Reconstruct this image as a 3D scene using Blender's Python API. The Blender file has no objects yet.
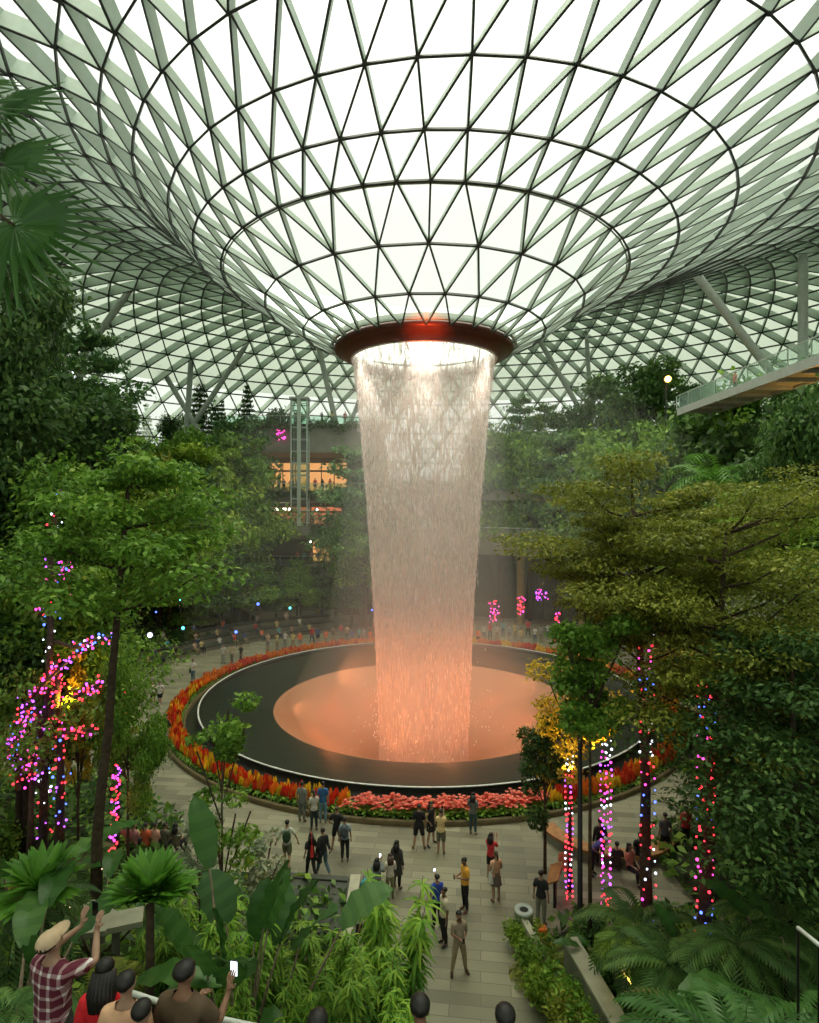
import bpy, math, random
import numpy as np
from mathutils import Vector, Matrix, Euler
PI=math.pi
random.seed(7); RNG=np.random.default_rng(7)
SC=bpy.context.scene
COL=SC.collection
F=590.0; CX=409.5; CY=511.5; EYE=13.0
AX,AY=1.0,41.7

# ------------------------------------------------------------------ helpers
def P(px,py,z=0.0):
    Y=F*(EYE-z)/(py-CY); return Vector(((px-CX)/F*Y,Y,z))
def PD(px,py,Y):
    return Vector(((px-CX)/F*Y,Y,EYE+(CY-py)/F*Y))
def rot2(x,y,a): return (x*math.cos(a)-y*math.sin(a), x*math.sin(a)+y*math.cos(a))

class MB:
    def __init__(s): s.v=[]; s.f=[]; s.m=[]; s.r=[]
    def add(s,vs,fs,mi=0,r=0.5):
        b=len(s.v); s.v.extend([tuple(q) for q in vs])
        for f in fs:
            s.f.append(tuple(i+b for i in f)); s.m.append(mi); s.r.append(r)
    def box(s,c,d,rz=0,mi=0,M=None):
        x,y,z=d[0]/2,d[1]/2,d[2]/2
        pts=[]
        for sx,sy,sz in ((-1,-1,-1),(1,-1,-1),(1,1,-1),(-1,1,-1),(-1,-1,1),(1,-1,1),(1,1,1),(-1,1,1)):
            p=Vector((sx*x,sy*y,sz*z))
            if M is not None: p=M@p
            elif rz: p=Vector((*rot2(p.x,p.y,rz),p.z))
            pts.append(p+Vector(c))
        s.add(pts,[(0,3,2,1),(4,5,6,7),(0,1,5,4),(1,2,6,5),(2,3,7,6),(3,0,4,7)],mi)
    def beam(s,a,b,w,d,up,mi=0,mib=None,drop=0.0):
        # box beam from a to b, width w, hanging depth d along -up
        a=Vector(a); b=Vector(b); t=(b-a); 
        if t.length<1e-6: return
        t.normalize(); side=t.cross(Vector(up)); 
        if side.length<1e-4: side=t.cross(Vector((1,0,0)))
        side.normalize(); u=side.cross(t).normalized()
        if u.dot(Vector(up))<0: u=-u
        h=side*(w/2); dn=-u*d
        A=[a-h,a+h,b+h,b-h]; B=[q+dn for q in A]
        base=len(s.v); s.v.extend([tuple(q) for q in A+B])
        fs=[(0,1,2,3),(7,6,5,4),(0,4,5,1),(2,6,7,3),(1,5,6,2),(3,7,4,0)]
        for k,f in enumerate(fs):
            s.f.append(tuple(i+base for i in f)); s.m.append(mib if (k==1 and mib is not None) else mi); s.r.append(.5)
    def tube(s,pts,rad,n=8,mi=0,cap=True):
        pts=[Vector(p) for p in pts]; L=len(pts)
        if not hasattr(rad,'__len__'): rad=[rad]*L
        base=len(s.v); prev=None
        for i,p in enumerate(pts):
            t=(pts[min(i+1,L-1)]-pts[max(i-1,0)])
            t=t.normalized() if t.length>1e-7 else Vector((0,0,1))
            if prev is None:
                a=Vector((0,0,1)) if abs(t.z)<.9 else Vector((1,0,0))
                u=t.cross(a).normalized()
            else:
                u=(prev-t*prev.dot(t)); u=u.normalized() if u.length>1e-6 else t.orthogonal().normalized()
            prev=u; w=t.cross(u)
            for k in range(n):
                an=2*PI*k/n; s.v.append(tuple(p+(u*math.cos(an)+w*math.sin(an))*rad[i]))
        for i in range(L-1):
            for k in range(n):
                a=base+i*n+k; b=base+i*n+(k+1)%n
                s.f.append((a,b,b+n,a+n)); s.m.append(mi); s.r.append(.5)
        if cap:
            s.f.append(tuple(base+k for k in range(n))[::-1]); s.m.append(mi); s.r.append(.5)
            s.f.append(tuple(base+(L-1)*n+k for k in range(n))); s.m.append(mi); s.r.append(.5)
    def lathe(s,prof,n=64,c=(0,0),mi=0,a0=0,a1=2*PI,closed=False):
        full=abs(a1-a0-2*PI)<1e-6; base=len(s.v); m=n if full else n+1
        for (r,z) in prof:
            for k in range(m):
                a=a0+(a1-a0)*k/n; s.v.append((c[0]+r*math.cos(a),c[1]+r*math.sin(a),z))
        L=len(prof); rng=range(L) if closed else range(L-1)
        for i in rng:
            j=(i+1)%L
            for k in range(n):
                k2=(k+1)%m
                s.f.append((base+i*m+k,base+i*m+k2,base+j*m+k2,base+j*m+k)); s.m.append(mi); s.r.append(.5)
        if closed and not full:
            s.f.append(tuple(base+i*m for i in range(L))); s.m.append(mi); s.r.append(.5)
            s.f.append(tuple(base+i*m+n for i in range(L))[::-1]); s.m.append(mi); s.r.append(.5)
    def ball(s,c,r,n=8,k=6,mi=0):
        if not hasattr(r,'__len__'): r=(r,r,r)
        base=len(s.v)
        s.v.append((c[0],c[1],c[2]-r[2]))
        for i in range(1,k):
            t=-PI/2+PI*i/k
            for j in range(n):
                a=2*PI*j/n; s.v.append((c[0]+r[0]*math.cos(t)*math.cos(a),c[1]+r[1]*math.cos(t)*math.sin(a),c[2]+r[2]*math.sin(t)))
        s.v.append((c[0],c[1],c[2]+r[2])); top=len(s.v)-1
        for j in range(n):
            s.f.append((base,base+1+(j+1)%n,base+1+j)); s.m.append(mi); s.r.append(.5)
            o=base+1+(k-2)*n
            s.f.append((top,o+j,o+(j+1)%n)); s.m.append(mi); s.r.append(.5)
        for i in range(k-2):
            for j in range(n):
                a=base+1+i*n+j; b=base+1+i*n+(j+1)%n
                s.f.append((a,b,b+n,a+n)); s.m.append(mi); s.r.append(.5)
    def mesh(s,name,mats,smooth=False,rnd=False):
        me=bpy.data.meshes.new(name); me.from_pydata(s.v,[],s.f)
        if not hasattr(mats,'__len__'): mats=[mats]
        for m in mats: me.materials.append(m)
        if len(mats)>1: me.polygons.foreach_set('material_index',s.m)
        if smooth: me.polygons.foreach_set('use_smooth',[True]*len(s.f))
        if rnd:
            at=me.attributes.new('rnd','FLOAT','FACE'); at.data.foreach_set('value',s.r)
        me.update(); return me

def obj(name,me,parent=None,loc=None):
    o=bpy.data.objects.new(name,me); COL.objects.link(o)
    if parent: o.parent=parent
    if loc is not None: o.location=loc
    return o
def tag(o,label=None,cat=None,group=None,kind=None):
    if label: o['label']=label
    if cat: o['category']=cat
    if group: o['group']=group
    if kind: o['kind']=kind
    return o
def thing(name,label,cat,loc=(0,0,0),rz=0,group=None):
    o=bpy.data.objects.new(name,None); COL.objects.link(o); o.location=loc; o.rotation_euler=(0,0,rz)
    o.empty_display_size=.3
    return tag(o,label,cat,group)
def dup(root,loc,rz=0,sc=1.0,label=None,group=None,cat=None):
    r=root.copy(); COL.objects.link(r); r.location=loc; r.rotation_euler=(0,0,rz)
    r.scale=(sc,sc,sc) if not hasattr(sc,'__len__') else sc
    if label: r['label']=label
    if group: r['group']=group
    for ch in list(root.children):
        c=ch.copy(); COL.objects.link(c); c.parent=r
        for g in ch.children:
            d=g.copy(); COL.objects.link(d); d.parent=c
    return r
def kill(root):
    for ch in list(root.children):
        for g in list(ch.children): bpy.data.objects.remove(g)
        bpy.data.objects.remove(ch)
    bpy.data.objects.remove(root)

# ------------------------------------------------------------------ materials
def newmat(name):
    m=bpy.data.materials.new(name); m.use_nodes=True; nt=m.node_tree; nt.nodes.clear()
    out=nt.nodes.new('ShaderNodeOutputMaterial'); return m,nt,out
def N(nt,t,**kw):
    n=nt.nodes.new(t)
    for k,v in kw.items():
        if k in n.inputs: n.inputs[k].default_value=v
        else: setattr(n,k,v)
    return n
def ramp(nt,fac,stops):
    r=nt.nodes.new('ShaderNodeValToRGB'); e=r.color_ramp.elements
    while len(e)<len(stops): e.new(.5)
    for q,(p,c) in zip(e,stops): q.position=p; q.color=(*c,1) if len(c)==3 else c
    nt.links.new(fac,r.inputs['Fac']); return r
def mat(name,c,rough=.6,metal=0.0,var=.12,scale=6.0,spec=.4,bump=0.0):
    m,nt,out=newmat(name); b=N(nt,'ShaderNodeBsdfPrincipled',Roughness=rough,Metallic=metal)
    b.inputs['Specular IOR Level'].default_value=spec
    tc=N(nt,'ShaderNodeTexCoord'); nz=N(nt,'ShaderNodeTexNoise',Scale=scale,Detail=3.0)
    nt.links.new(tc.outputs['Object'],nz.inputs['Vector'])
    lo=tuple(max(0,x*(1-var)) for x in c); hi=tuple(min(1,x*(1+var)) for x in c)
    r=ramp(nt,nz.outputs['Fac'],[(.3,lo),(.7,hi)])
    nt.links.new(r.outputs['Color'],b.inputs['Base Color'])
    if bump:
        bp=N(nt,'ShaderNodeBump',Strength=bump,Distance=.05); nt.links.new(nz.outputs['Fac'],bp.inputs['Height']); nt.links.new(bp.outputs['Normal'],b.inputs['Normal'])
    nt.links.new(b.outputs['BSDF'],out.inputs['Surface']); return m
def leafmat(name,c1,c2,c3=None,tr=.35,rough=.5):
    m,nt,out=newmat(name)
    at=N(nt,'ShaderNodeAttribute',attribute_name='rnd')
    st=[(0,c1),(.6,c2),(1,c3 or c2)]
    r=ramp(nt,at.outputs['Fac'],st)
    oi=N(nt,'ShaderNodeObjectInfo'); hs=N(nt,'ShaderNodeHueSaturation')
    mr=N(nt,'ShaderNodeMapRange'); nt.links.new(oi.outputs['Random'],mr.inputs['Value']); mr.inputs['To Min'].default_value=.8; mr.inputs['To Max'].default_value=1.25
    nt.links.new(mr.outputs['Result'],hs.inputs['Value']); nt.links.new(r.outputs['Color'],hs.inputs['Color'])
    b=N(nt,'ShaderNodeBsdfPrincipled',Roughness=rough); b.inputs['Specular IOR Level'].default_value=.35
    t=N(nt,'ShaderNodeBsdfTranslucent'); mx=N(nt,'ShaderNodeMixShader',Fac=tr)
    nt.links.new(hs.outputs['Color'],b.inputs['Base Color']); nt.links.new(hs.outputs['Color'],t.inputs['Color'])
    nt.links.new(b.outputs['BSDF'],mx.inputs[1]); nt.links.new(t.outputs['BSDF'],mx.inputs[2]); nt.links.new(mx.outputs['Shader'],out.inputs['Surface']); return m
def emis(name,c,s,sample=False):
    m,nt,out=newmat(name); e=N(nt,'ShaderNodeEmission',Strength=s); e.inputs['Color'].default_value=(*c,1)
    nt.links.new(e.outputs['Emission'],out.inputs['Surface'])
    if not sample: m.cycles.emission_sampling='NONE'
    return m

M={}
M['steel']=mat('painted_steel',(.45,.54,.46),.5,0,.06,2)
M['steel_dark']=mat('dark_steel',(.045,.05,.045),.5,0,.1,2)
M['column']=mat('column_paint',(.42,.46,.42),.45,0,.08,3)
M['concrete']=mat('concrete',(.24,.235,.185),.85,0,.15,.8)
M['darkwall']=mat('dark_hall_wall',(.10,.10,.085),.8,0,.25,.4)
M['stone']=mat('kerb_stone',(.42,.40,.30),.8,0,.15,3)
M['kerb']=mat('bed_kerb',(.12,.09,.04),.7,0,.2,3)
M['soil']=mat('soil',(.035,.040,.018),.95,0,.5,1.5)
M['bark']=mat('bark',(.075,.05,.032),.9,0,.4,8,bump=.4)
M['bark_pale']=mat('pale_bark',(.18,.14,.09),.9,0,.35,8,bump=.4)
M['black']=mat('black_metal',(.015,.015,.015),.4)
M['white_metal']=mat('white_metal',(.7,.72,.68),.35)
M['oculus']=mat('oculus_red_brown',(.11,.03,.018),.4,.2,.15,2)
M['oculus_in']=mat('oculus_inner_white',(.85,.85,.80),.5)
M['wood']=mat('timber',(.35,.16,.06),.6,0,.25,5)
M['orange']=mat('orange_plastic',(.75,.16,.03),.5)
M['skin']=mat('skin',(.42,.25,.17),.55,0,.06,10)
M['skin_tan']=mat('skin_tan',(.27,.14,.085),.55,0,.06,10)
M['hair']=mat('black_hair',(.012,.010,.009),.5,0,.3,30)
M['hair_brown']=mat('brown_hair',(.06,.03,.018),.5,0,.3,30)
M['eye']=mat('eye',(.02,.015,.012),.2)
M['lip']=mat('lips',(.33,.12,.09),.5)

def paving():
    m,nt,out=newmat('stone_paving'); b=N(nt,'ShaderNodeBsdfPrincipled',Roughness=.55)
    tc=N(nt,'ShaderNodeTexCoord'); br=N(nt,'ShaderNodeTexBrick'); br.inputs['Scale'].default_value=.55
    br.inputs['Color1'].default_value=(.155,.147,.10,1); br.inputs['Color2'].default_value=(.29,.275,.19,1); br.inputs['Mortar'].default_value=(.15,.142,.10,1)
    br.inputs['Mortar Size'].default_value=.008; br.inputs['Brick Width'].default_value=.9; br.inputs['Row Height'].default_value=.22; br.inputs['Bias'].default_value=.1
    mp=N(nt,'ShaderNodeMapping'); mp.inputs['Rotation'].default_value=(0,0,.12)
    nt.links.new(tc.outputs['Object'],mp.inputs['Vector']); nt.links.new(mp.outputs['Vector'],br.inputs['Vector'])
    nz=N(nt,'ShaderNodeTexNoise',Scale=.35,Detail=4.0); nt.links.new(tc.outputs['Object'],nz.inputs['Vector'])
    r=ramp(nt,nz.outputs['Fac'],[(.3,(.75,.75,.75)),(.7,(1.15,1.15,1.1))])
    mx=N(nt,'ShaderNodeMixRGB',blend_type='MULTIPLY',Fac=1.0); nt.links.new(br.outputs['Color'],mx.inputs[1]); nt.links.new(r.outputs['Color'],mx.inputs[2])
    nt.links.new(mx.outputs['Color'],b.inputs['Base Color']); nt.links.new(b.outputs['BSDF'],out.inputs['Surface']); return m
M['paving']=paving()
def glassmat(name='roof_glass',tc=(.93,.97,.94),ft=.16,ior=1.52):
    m,nt,out=newmat(name)
    tr=N(nt,'ShaderNodeBsdfTransparent'); tr.inputs['Color'].default_value=(*tc,1)
    gl=N(nt,'ShaderNodeBsdfGlossy',Roughness=.12); gl.inputs['Color'].default_value=(.85,.95,.88,1)
    fr=N(nt,'ShaderNodeFresnel',IOR=ior)
    tl=N(nt,'ShaderNodeBsdfTranslucent'); tl.inputs['Color'].default_value=(.75,.85,.78,1) if ft<.5 else (.26,.31,.26,1)
    m1=N(nt,'ShaderNodeMixShader',Fac=ft); nt.links.new(tr.outputs[0],m1.inputs[1]); nt.links.new(tl.outputs[0],m1.inputs[2])
    m2=N(nt,'ShaderNodeMixShader'); nt.links.new(fr.outputs[0],m2.inputs['Fac']); nt.links.new(m1.outputs[0],m2.inputs[1]); nt.links.new(gl.outputs[0],m2.inputs[2])
    nt.links.new(m2.outputs[0],out.inputs['Surface']); return m
M['roofglass']=glassmat(); M['frit']=glassmat('fritted_roof_glass',(.55,.62,.55),.84)
def paneglass():
    m,nt,out=newmat('pane_glass')
    tr=N(nt,'ShaderNodeBsdfTransparent'); tr.inputs['Color'].default_value=(.72,.86,.78,1)
    gl=N(nt,'ShaderNodeBsdfGlossy',Roughness=.05); fr=N(nt,'ShaderNodeFresnel',IOR=1.5)
    m2=N(nt,'ShaderNodeMixShader'); nt.links.new(fr.outputs[0],m2.inputs['Fac']); nt.links.new(tr.outputs[0],m2.inputs[1]); nt.links.new(gl.outputs[0],m2.inputs[2])
    nt.links.new(m2.outputs[0],out.inputs['Surface']); return m
M['glass']=paneglass()
def watercurtain():
    m,nt,out=newmat('falling_water')
    uv=N(nt,'ShaderNodeUVMap'); mp=N(nt,'ShaderNodeMapping'); mp.inputs['Scale'].default_value=(190,26,1)
    nt.links.new(uv.outputs[0],mp.inputs['Vector'])
    nz=N(nt,'ShaderNodeTexNoise',Scale=1.0,Detail=3.0,Roughness=.6); nt.links.new(mp.outputs[0],nz.inputs['Vector'])
    mp2=N(nt,'ShaderNodeMapping'); mp2.inputs['Scale'].default_value=(26,2.2,1); nt.links.new(uv.outputs[0],mp2.inputs['Vector'])
    n2=N(nt,'ShaderNodeTexNoise',Scale=1.0,Detail=2.0); nt.links.new(mp2.outputs[0],n2.inputs['Vector'])
    r1=ramp(nt,nz.outputs['Fac'],[(.42,(.06,)*3),(.56,(.97,)*3)]); r2=ramp(nt,n2.outputs['Fac'],[(.3,(.50,)*3),(.6,(1,)*3)])
    ml=N(nt,'ShaderNodeMath',operation='MULTIPLY'); nt.links.new(r1.outputs[0],ml.inputs[0]); nt.links.new(r2.outputs[0],ml.inputs[1])
    # water breaks up into denser spray lower down
    sp=N(nt,'ShaderNodeSeparateXYZ'); nt.links.new(uv.outputs[0],sp.inputs[0])
    mr=N(nt,'ShaderNodeMapRange'); nt.links.new(sp.outputs['Y'],mr.inputs['Value']); mr.inputs['From Min'].default_value=0; mr.inputs['From Max'].default_value=1
    mr.inputs['To Min'].default_value=.24; mr.inputs['To Max'].default_value=.62
    mx2=N(nt,'ShaderNodeMath',operation='MAXIMUM'); nt.links.new(ml.outputs[0],mx2.inputs[0]); nt.links.new(mr.outputs[0],mx2.inputs[1])
    df=N(nt,'ShaderNodeBsdfDiffuse'); df.inputs['Color'].default_value=(.60,.50,.44,1)
    tl=N(nt,'ShaderNodeBsdfTranslucent'); tl.inputs['Color'].default_value=(.60,.50,.44,1)
    a=N(nt,'ShaderNodeMixShader',Fac=.5); nt.links.new(df.outputs[0],a.inputs[1]); nt.links.new(tl.outputs[0],a.inputs[2])
    t=N(nt,'ShaderNodeBsdfTransparent'); b=N(nt,'ShaderNodeMixShader'); nt.links.new(mx2.outputs[0],b.inputs['Fac']); nt.links.new(t.outputs[0],b.inputs[1]); nt.links.new(a.outputs[0],b.inputs[2])
    nt.links.new(b.outputs[0],out.inputs['Surface']); return m
M['water']=watercurtain()
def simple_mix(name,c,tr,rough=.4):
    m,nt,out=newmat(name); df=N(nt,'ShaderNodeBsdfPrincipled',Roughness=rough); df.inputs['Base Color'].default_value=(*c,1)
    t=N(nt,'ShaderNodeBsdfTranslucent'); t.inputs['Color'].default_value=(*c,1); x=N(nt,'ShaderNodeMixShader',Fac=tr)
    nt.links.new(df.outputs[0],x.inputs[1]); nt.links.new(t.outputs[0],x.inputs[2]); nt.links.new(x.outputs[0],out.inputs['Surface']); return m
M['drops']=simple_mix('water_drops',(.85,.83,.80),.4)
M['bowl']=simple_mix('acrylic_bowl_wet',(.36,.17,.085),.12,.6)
def poolwater():
    m,nt,out=newmat('dark_pool_water'); b=N(nt,'ShaderNodeBsdfPrincipled',Roughness=.35); b.inputs['Base Color'].default_value=(.022,.028,.018,1)
    b.inputs['Specular IOR Level'].default_value=.3
    nz=N(nt,'ShaderNodeTexNoise',Scale=1.3,Detail=4.0); tc=N(nt,'ShaderNodeTexCoord'); nt.links.new(tc.outputs['Object'],nz.inputs['Vector'])
    bp=N(nt,'ShaderNodeBump',Strength=.25,Distance=.05); nt.links.new(nz.outputs[0],bp.inputs['Height']); nt.links.new(bp.outputs[0],b.inputs['Normal'])
    nt.links.new(b.outputs[0],out.inputs['Surface']); return m
M['pool']=poolwater()
def voltmat(name,dens,c,aniso=.2):
    m,nt,out=newmat(name); v=N(nt,'ShaderNodeVolumeScatter',Density=dens,Anisotropy=aniso); v.inputs['Color'].default_value=(*c,1)
    nt.links.new(v.outputs[0],out.inputs['Volume']); return m

G={}
G['mid']=leafmat('leaf_mid_green',(0.07, 0.17, 0.02),(0.2, 0.38, 0.045),(0.4, 0.56, 0.09))
G['bright']=leafmat('leaf_bright_green',(0.12, 0.24, 0.02),(0.3, 0.46, 0.045),(0.52, 0.64, 0.1))
G['dark']=leafmat('leaf_dark_green',(0.03, 0.075, 0.018),(0.08, 0.17, 0.04),(0.19, 0.31, 0.075))
G['olive']=leafmat('leaf_olive',(0.1, 0.13, 0.015),(0.26, 0.29, 0.035),(0.5, 0.5, 0.08))
G['blue']=leafmat('leaf_blue_green',(0.05, 0.13, 0.045),(0.13, 0.27, 0.085),(0.27, 0.43, 0.15))
G['palm']=leafmat('palm_leaf',(0.05, 0.15, 0.015),(0.11, 0.28, 0.03),(0.24, 0.42, 0.06),rough=.35)
G['deep']=leafmat('big_leaf',(0.03, 0.09, 0.02),(0.065, 0.17, 0.035),(0.14, 0.28, 0.07),rough=.3)
G['bamboo']=leafmat('bamboo_leaf',(0.05, 0.15, 0.015),(0.14, 0.32, 0.03),(0.36, 0.54, 0.06))
G['yellow']=leafmat('amber_lit_leaf',(.30,.22,.02),(.62,.46,.04),(.85,.66,.09))  # glow of the amber uplights put into the leaf colour
G['white']=leafmat('white_variegated_leaf',(.18,.24,.12),(.42,.47,.32),(.7,.7,.55))
G['f_red']=leafmat('red_petal',(.45,.02,.01),(.75,.05,.02),(.85,.14,.05))
G['f_orange']=leafmat('orange_petal',(.65,.12,.01),(.85,.24,.02),(.9,.38,.05))
G['f_yellow']=leafmat('yellow_petal',(.75,.40,.01),(.9,.62,.03),(.95,.75,.12))
G['f_pink']=leafmat('coral_petal',(.6,.05,.04),(.85,.16,.10),(.9,.35,.25))


# ------------------------------------------------------------------ people
V3=lambda *a: Vector(a)
def skeleton(arms='down',legs='stand',lean=0.0,head=(0,0),girth=1.0,armr=None):
    """figure 1.70 m tall facing -Y. returns verts{name:(pos,rx,ry)}, edges"""
    g=girth; up={}; E=[]
    pz=.93 if legs not in('sit','crouch') else (.52 if legs=='sit' else .42)
    U={'pelvis':((0,0,0),.138*g,.110*g),'belly':((0,-.005,.13),.130*g,.104*g),'chest':((0,0,.31),.150*g,.114*g),'uchest':((0,.012,.43),.120,.085),'neck':((0,.012,.535),.052,.055),'neck2':((0,-.003,.585),.050,.052)}
    hy,hx=head
    hd=[('jaw',(0,-.022,.625),.058,.066),('face',(0,-.012,.675),.073,.088),('skull',(0,.004,.725),.074,.090),('crown',(0,.01,.754),.048,.058)]
    for s,S in ((-1,'r'),(1,'l')):
        U['sh'+S]=((.155*s,.012,.455),.060,.058)
        A=armr if (armr and s==-1) else arms
        if A=='down': el,wr,hd_=(.215*s,.03,.19),(.235*s,-.03,-.045),(0.0,-.03,-1)
        elif A=='swing': el,wr,hd_=(.225*s,.07*s,.20),(.22*s,-.12*s+.02,-.02),(0,-.25,-1)
        elif A=='phone': el,wr,hd_=(.19*s,-.16,.26),(.055*s,-.34,.49),(0,-.35,1)
        elif A=='raise': el,wr,hd_=(.25*s,-.20,.40),(.09*s,-.36,.55),(0,-.2,1)
        elif A=='side': el,wr,hd_=(.24*s,-.10,.22),(.23*s,-.27,.32),(0,-.35,1)
        elif A=='front': el,wr,hd_=(.215*s,.01,.19),(.075*s,-.24,.22),(-.5*s,-1,.1)
        elif A=='lap': el,wr,hd_=(.21*s,-.02,.20),(.10*s,-.26,.10),(-.3*s,-1,-.2)
        elif A=='out': el,wr,hd_=(.30*s,.02,.24),(.38*s,-.02,.03),(.3*s,-.1,-1)
        elif A=='chin': el,wr,hd_=(.19*s,-.13,.20),(.05*s,-.19,.42),(0,-.2,1)
        elif A=='hip': el,wr,hd_=(.33*s,.05,.22),(.15*s,-.05,.05),(-.4*s,-.4,-1)
        U['el'+S]=(el,.038,.038); U['fa'+S]=(tuple(a*.6+b*.4 for a,b in zip(el,wr)),.037,.035); U['wr'+S]=(wr,.025,.022)
        d=Vector(hd_).normalized(); sd=d.cross(V3(0,1,0) if abs(d.y)<.8 else V3(0,0,1)).normalized(); w=Vector(wr); pl=w+d*.065
        nr=d.cross(sd)
        U['pa'+S]=(tuple(pl),.034,.018)
        # thumb leaves the side of the palm near its base, fingers fan from its end
        tb=w+d*.035+V3(-s*.0,0,0)+(-nr*.0)+sd*(.034*(1 if A in('phone','raise','front','lap','chin') else 1))
        U['t1'+S]=(tuple(tb+d*.015+sd*.012),.0105,.0105); U['t2'+S]=(tuple(tb+d*.05+sd*.018),.008,.008)
        curl=nr*(.03 if A=='down' else .035)
        for f,(o,l) in enumerate(((.026,.070),(.009,.080),(-.009,.075),(-.026,.058))):
            b=pl+d*.030+sd*o
            U['f%da%s'%(f,S)]=(tuple(b+d*.012),.0098,.0098); U['f%db%s'%(f,S)]=(tuple(b+d*l*.6+curl*.25),.0085,.0085); U['f%dc%s'%(f,S)]=(tuple(b+d*l+curl*.8),.007,.007)
    R=Matrix.Rotation(lean,3,'X')
    out={}
    for k,(p,a,b) in U.items(): out[k]=(R@Vector(p)+V3(0,0,pz),a,b)
    Hn=R@Vector((0,-.003,.585)); HR=Matrix.Rotation(hx,3,'Z')@Matrix.Rotation(hy,3,'X')
    for k,p,a,b in hd: out[k]=(Hn+R@(HR@(Vector(p)-V3(0,-.003,.585)))+V3(0,0,pz),a,b)
    fc=HR
    def hp(p): return Hn+R@(HR@(Vector(p)-V3(0,-.003,.585)))+V3(0,0,pz)
    out['nose']=(hp((0,-.100,.672)),.014,.016); out['nose2']=(hp((0,-.112,.660)),.010,.010)
    for s,S in ((-1,'r'),(1,'l')): out['ear'+S]=(hp((.078*s,.008,.678)),.012,.020)
    feats={'eyes':[hp((.030*s,-.086,.693)) for s in(-1,1)],'mouth':hp((0,-.086,.634)),'hair':hp((0,.006,.715)),'up':(R@HR)}
    for s,S in ((-1,'r'),(1,'l')):
        if legs=='stand': H,K,A_,T=(.085*s,0,pz-.04),(.098*s,-.012,.49),(.105*s,.025,.085),(.125*s,-.125,.030)
        elif legs=='apart': H,K,A_,T=(.09*s,0,pz-.04),(.15*s,-.02,.49),(.20*s,.02,.085),(.25*s,-.12,.030)
        elif legs=='walk': H,K,A_,T=(.085*s,0,pz-.04),(.09*s,-.14 if s>0 else .03,.50),(.095*s,-.24 if s>0 else .33,.09 if s>0 else .17),(.11*s,-.385 if s>0 else .21,.045 if s>0 else .045)
        elif legs=='sit': H,K,A_,T=(.09*s,-.02,pz-.03),(.11*s,-.44,.52),(.12*s,-.44,.09),(.13*s,-.59,.03)
        elif legs=='crouch': H,K,A_,T=(.09*s,.0,pz-.02),(.15*s,-.36,.50),(.12*s,-.08,.085),(.13*s,-.23,.03)
        out['hip'+S]=(V3(*H),.098*g,.098*g); out['th'+S]=(V3(*H).lerp(V3(*K),.45),.084*g,.088*g); out['kn'+S]=(V3(*K),.058,.060)
        out['ca'+S]=(V3(*K).lerp(V3(*A_),.38)+V3(0,.012,0),.056,.060); out['an'+S]=(V3(*A_),.034,.036)
        hl=V3(*A_)+ (V3(*A_)-V3(*T)).normalized()*.035; hl.z=min(.045,A_[2]*.5) if legs!='walk' or s>0 else A_[2]-.06
        out['hl'+S]=(hl,.032,.030); out['ft'+S]=(V3(*A_).lerp(V3(*T),.55)-V3(0,0,.012),.036,.030); out['to'+S]=(V3(*T),.034,.020)
    E=[('pelvis','belly'),('belly','chest'),('chest','uchest'),('uchest','neck'),('neck','neck2'),('neck2','jaw'),('jaw','face'),('face','skull'),('skull','crown'),('face','nose'),('nose','nose2')]
    for S in 'rl':
        E+=[('uchest','sh'+S),('sh'+S,'el'+S),('el'+S,'fa'+S),('fa'+S,'wr'+S),('wr'+S,'pa'+S),('pa'+S,'t1'+S),('t1'+S,'t2'+S),('pelvis','hip'+S),('hip'+S,'th'+S),('th'+S,'kn'+S),('kn'+S,'ca'+S),('ca'+S,'an'+S),('an'+S,'hl'+S),('an'+S,'ft'+S),('ft'+S,'to'+S),('face','ear'+S)]
        for f in range(4): E+=[('pa'+S,'f%da%s'%(f,S)),('f%da%s'%(f,S),'f%db%s'%(f,S)),('f%db%s'%(f,S),'f%dc%s'%(f,S))]
    return out,E,feats
POSES={'stand':dict(),'stand_back':dict(legs='apart'),'walk':dict(arms='swing',legs='walk',lean=.04),'phone':dict(arms='phone',head=(.05,0)),'front':dict(arms='front',head=(.3,0)),'front_apart':dict(arms='front',legs='apart',head=(.05,0)),'hip':dict(arms='hip',legs='apart'),'out':dict(arms='out',legs='walk',lean=.04),'chin':dict(arms='chin',head=(.25,0)),'sidephone':dict(arms='front',armr='side',head=(.1,0)),'onephone':dict(arms='down',armr='phone'),
 'sit':dict(arms='lap',legs='sit'),'sit_look':dict(arms='lap',legs='sit',head=(-.1,.5)),'sit_phone':dict(arms='phone',legs='sit'),'bend':dict(arms='front',legs='stand',lean=.75,head=(.1,0)),'crouch':dict(arms='chin',legs='crouch',lean=.15),'raise':dict(arms='raise',legs='apart',head=(-.25,0),girth=1.1),'look_up':dict(head=(-.3,.2)),'walk_phone':dict(arms='swing',armr='chin',legs='walk')}
BODY={}
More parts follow.
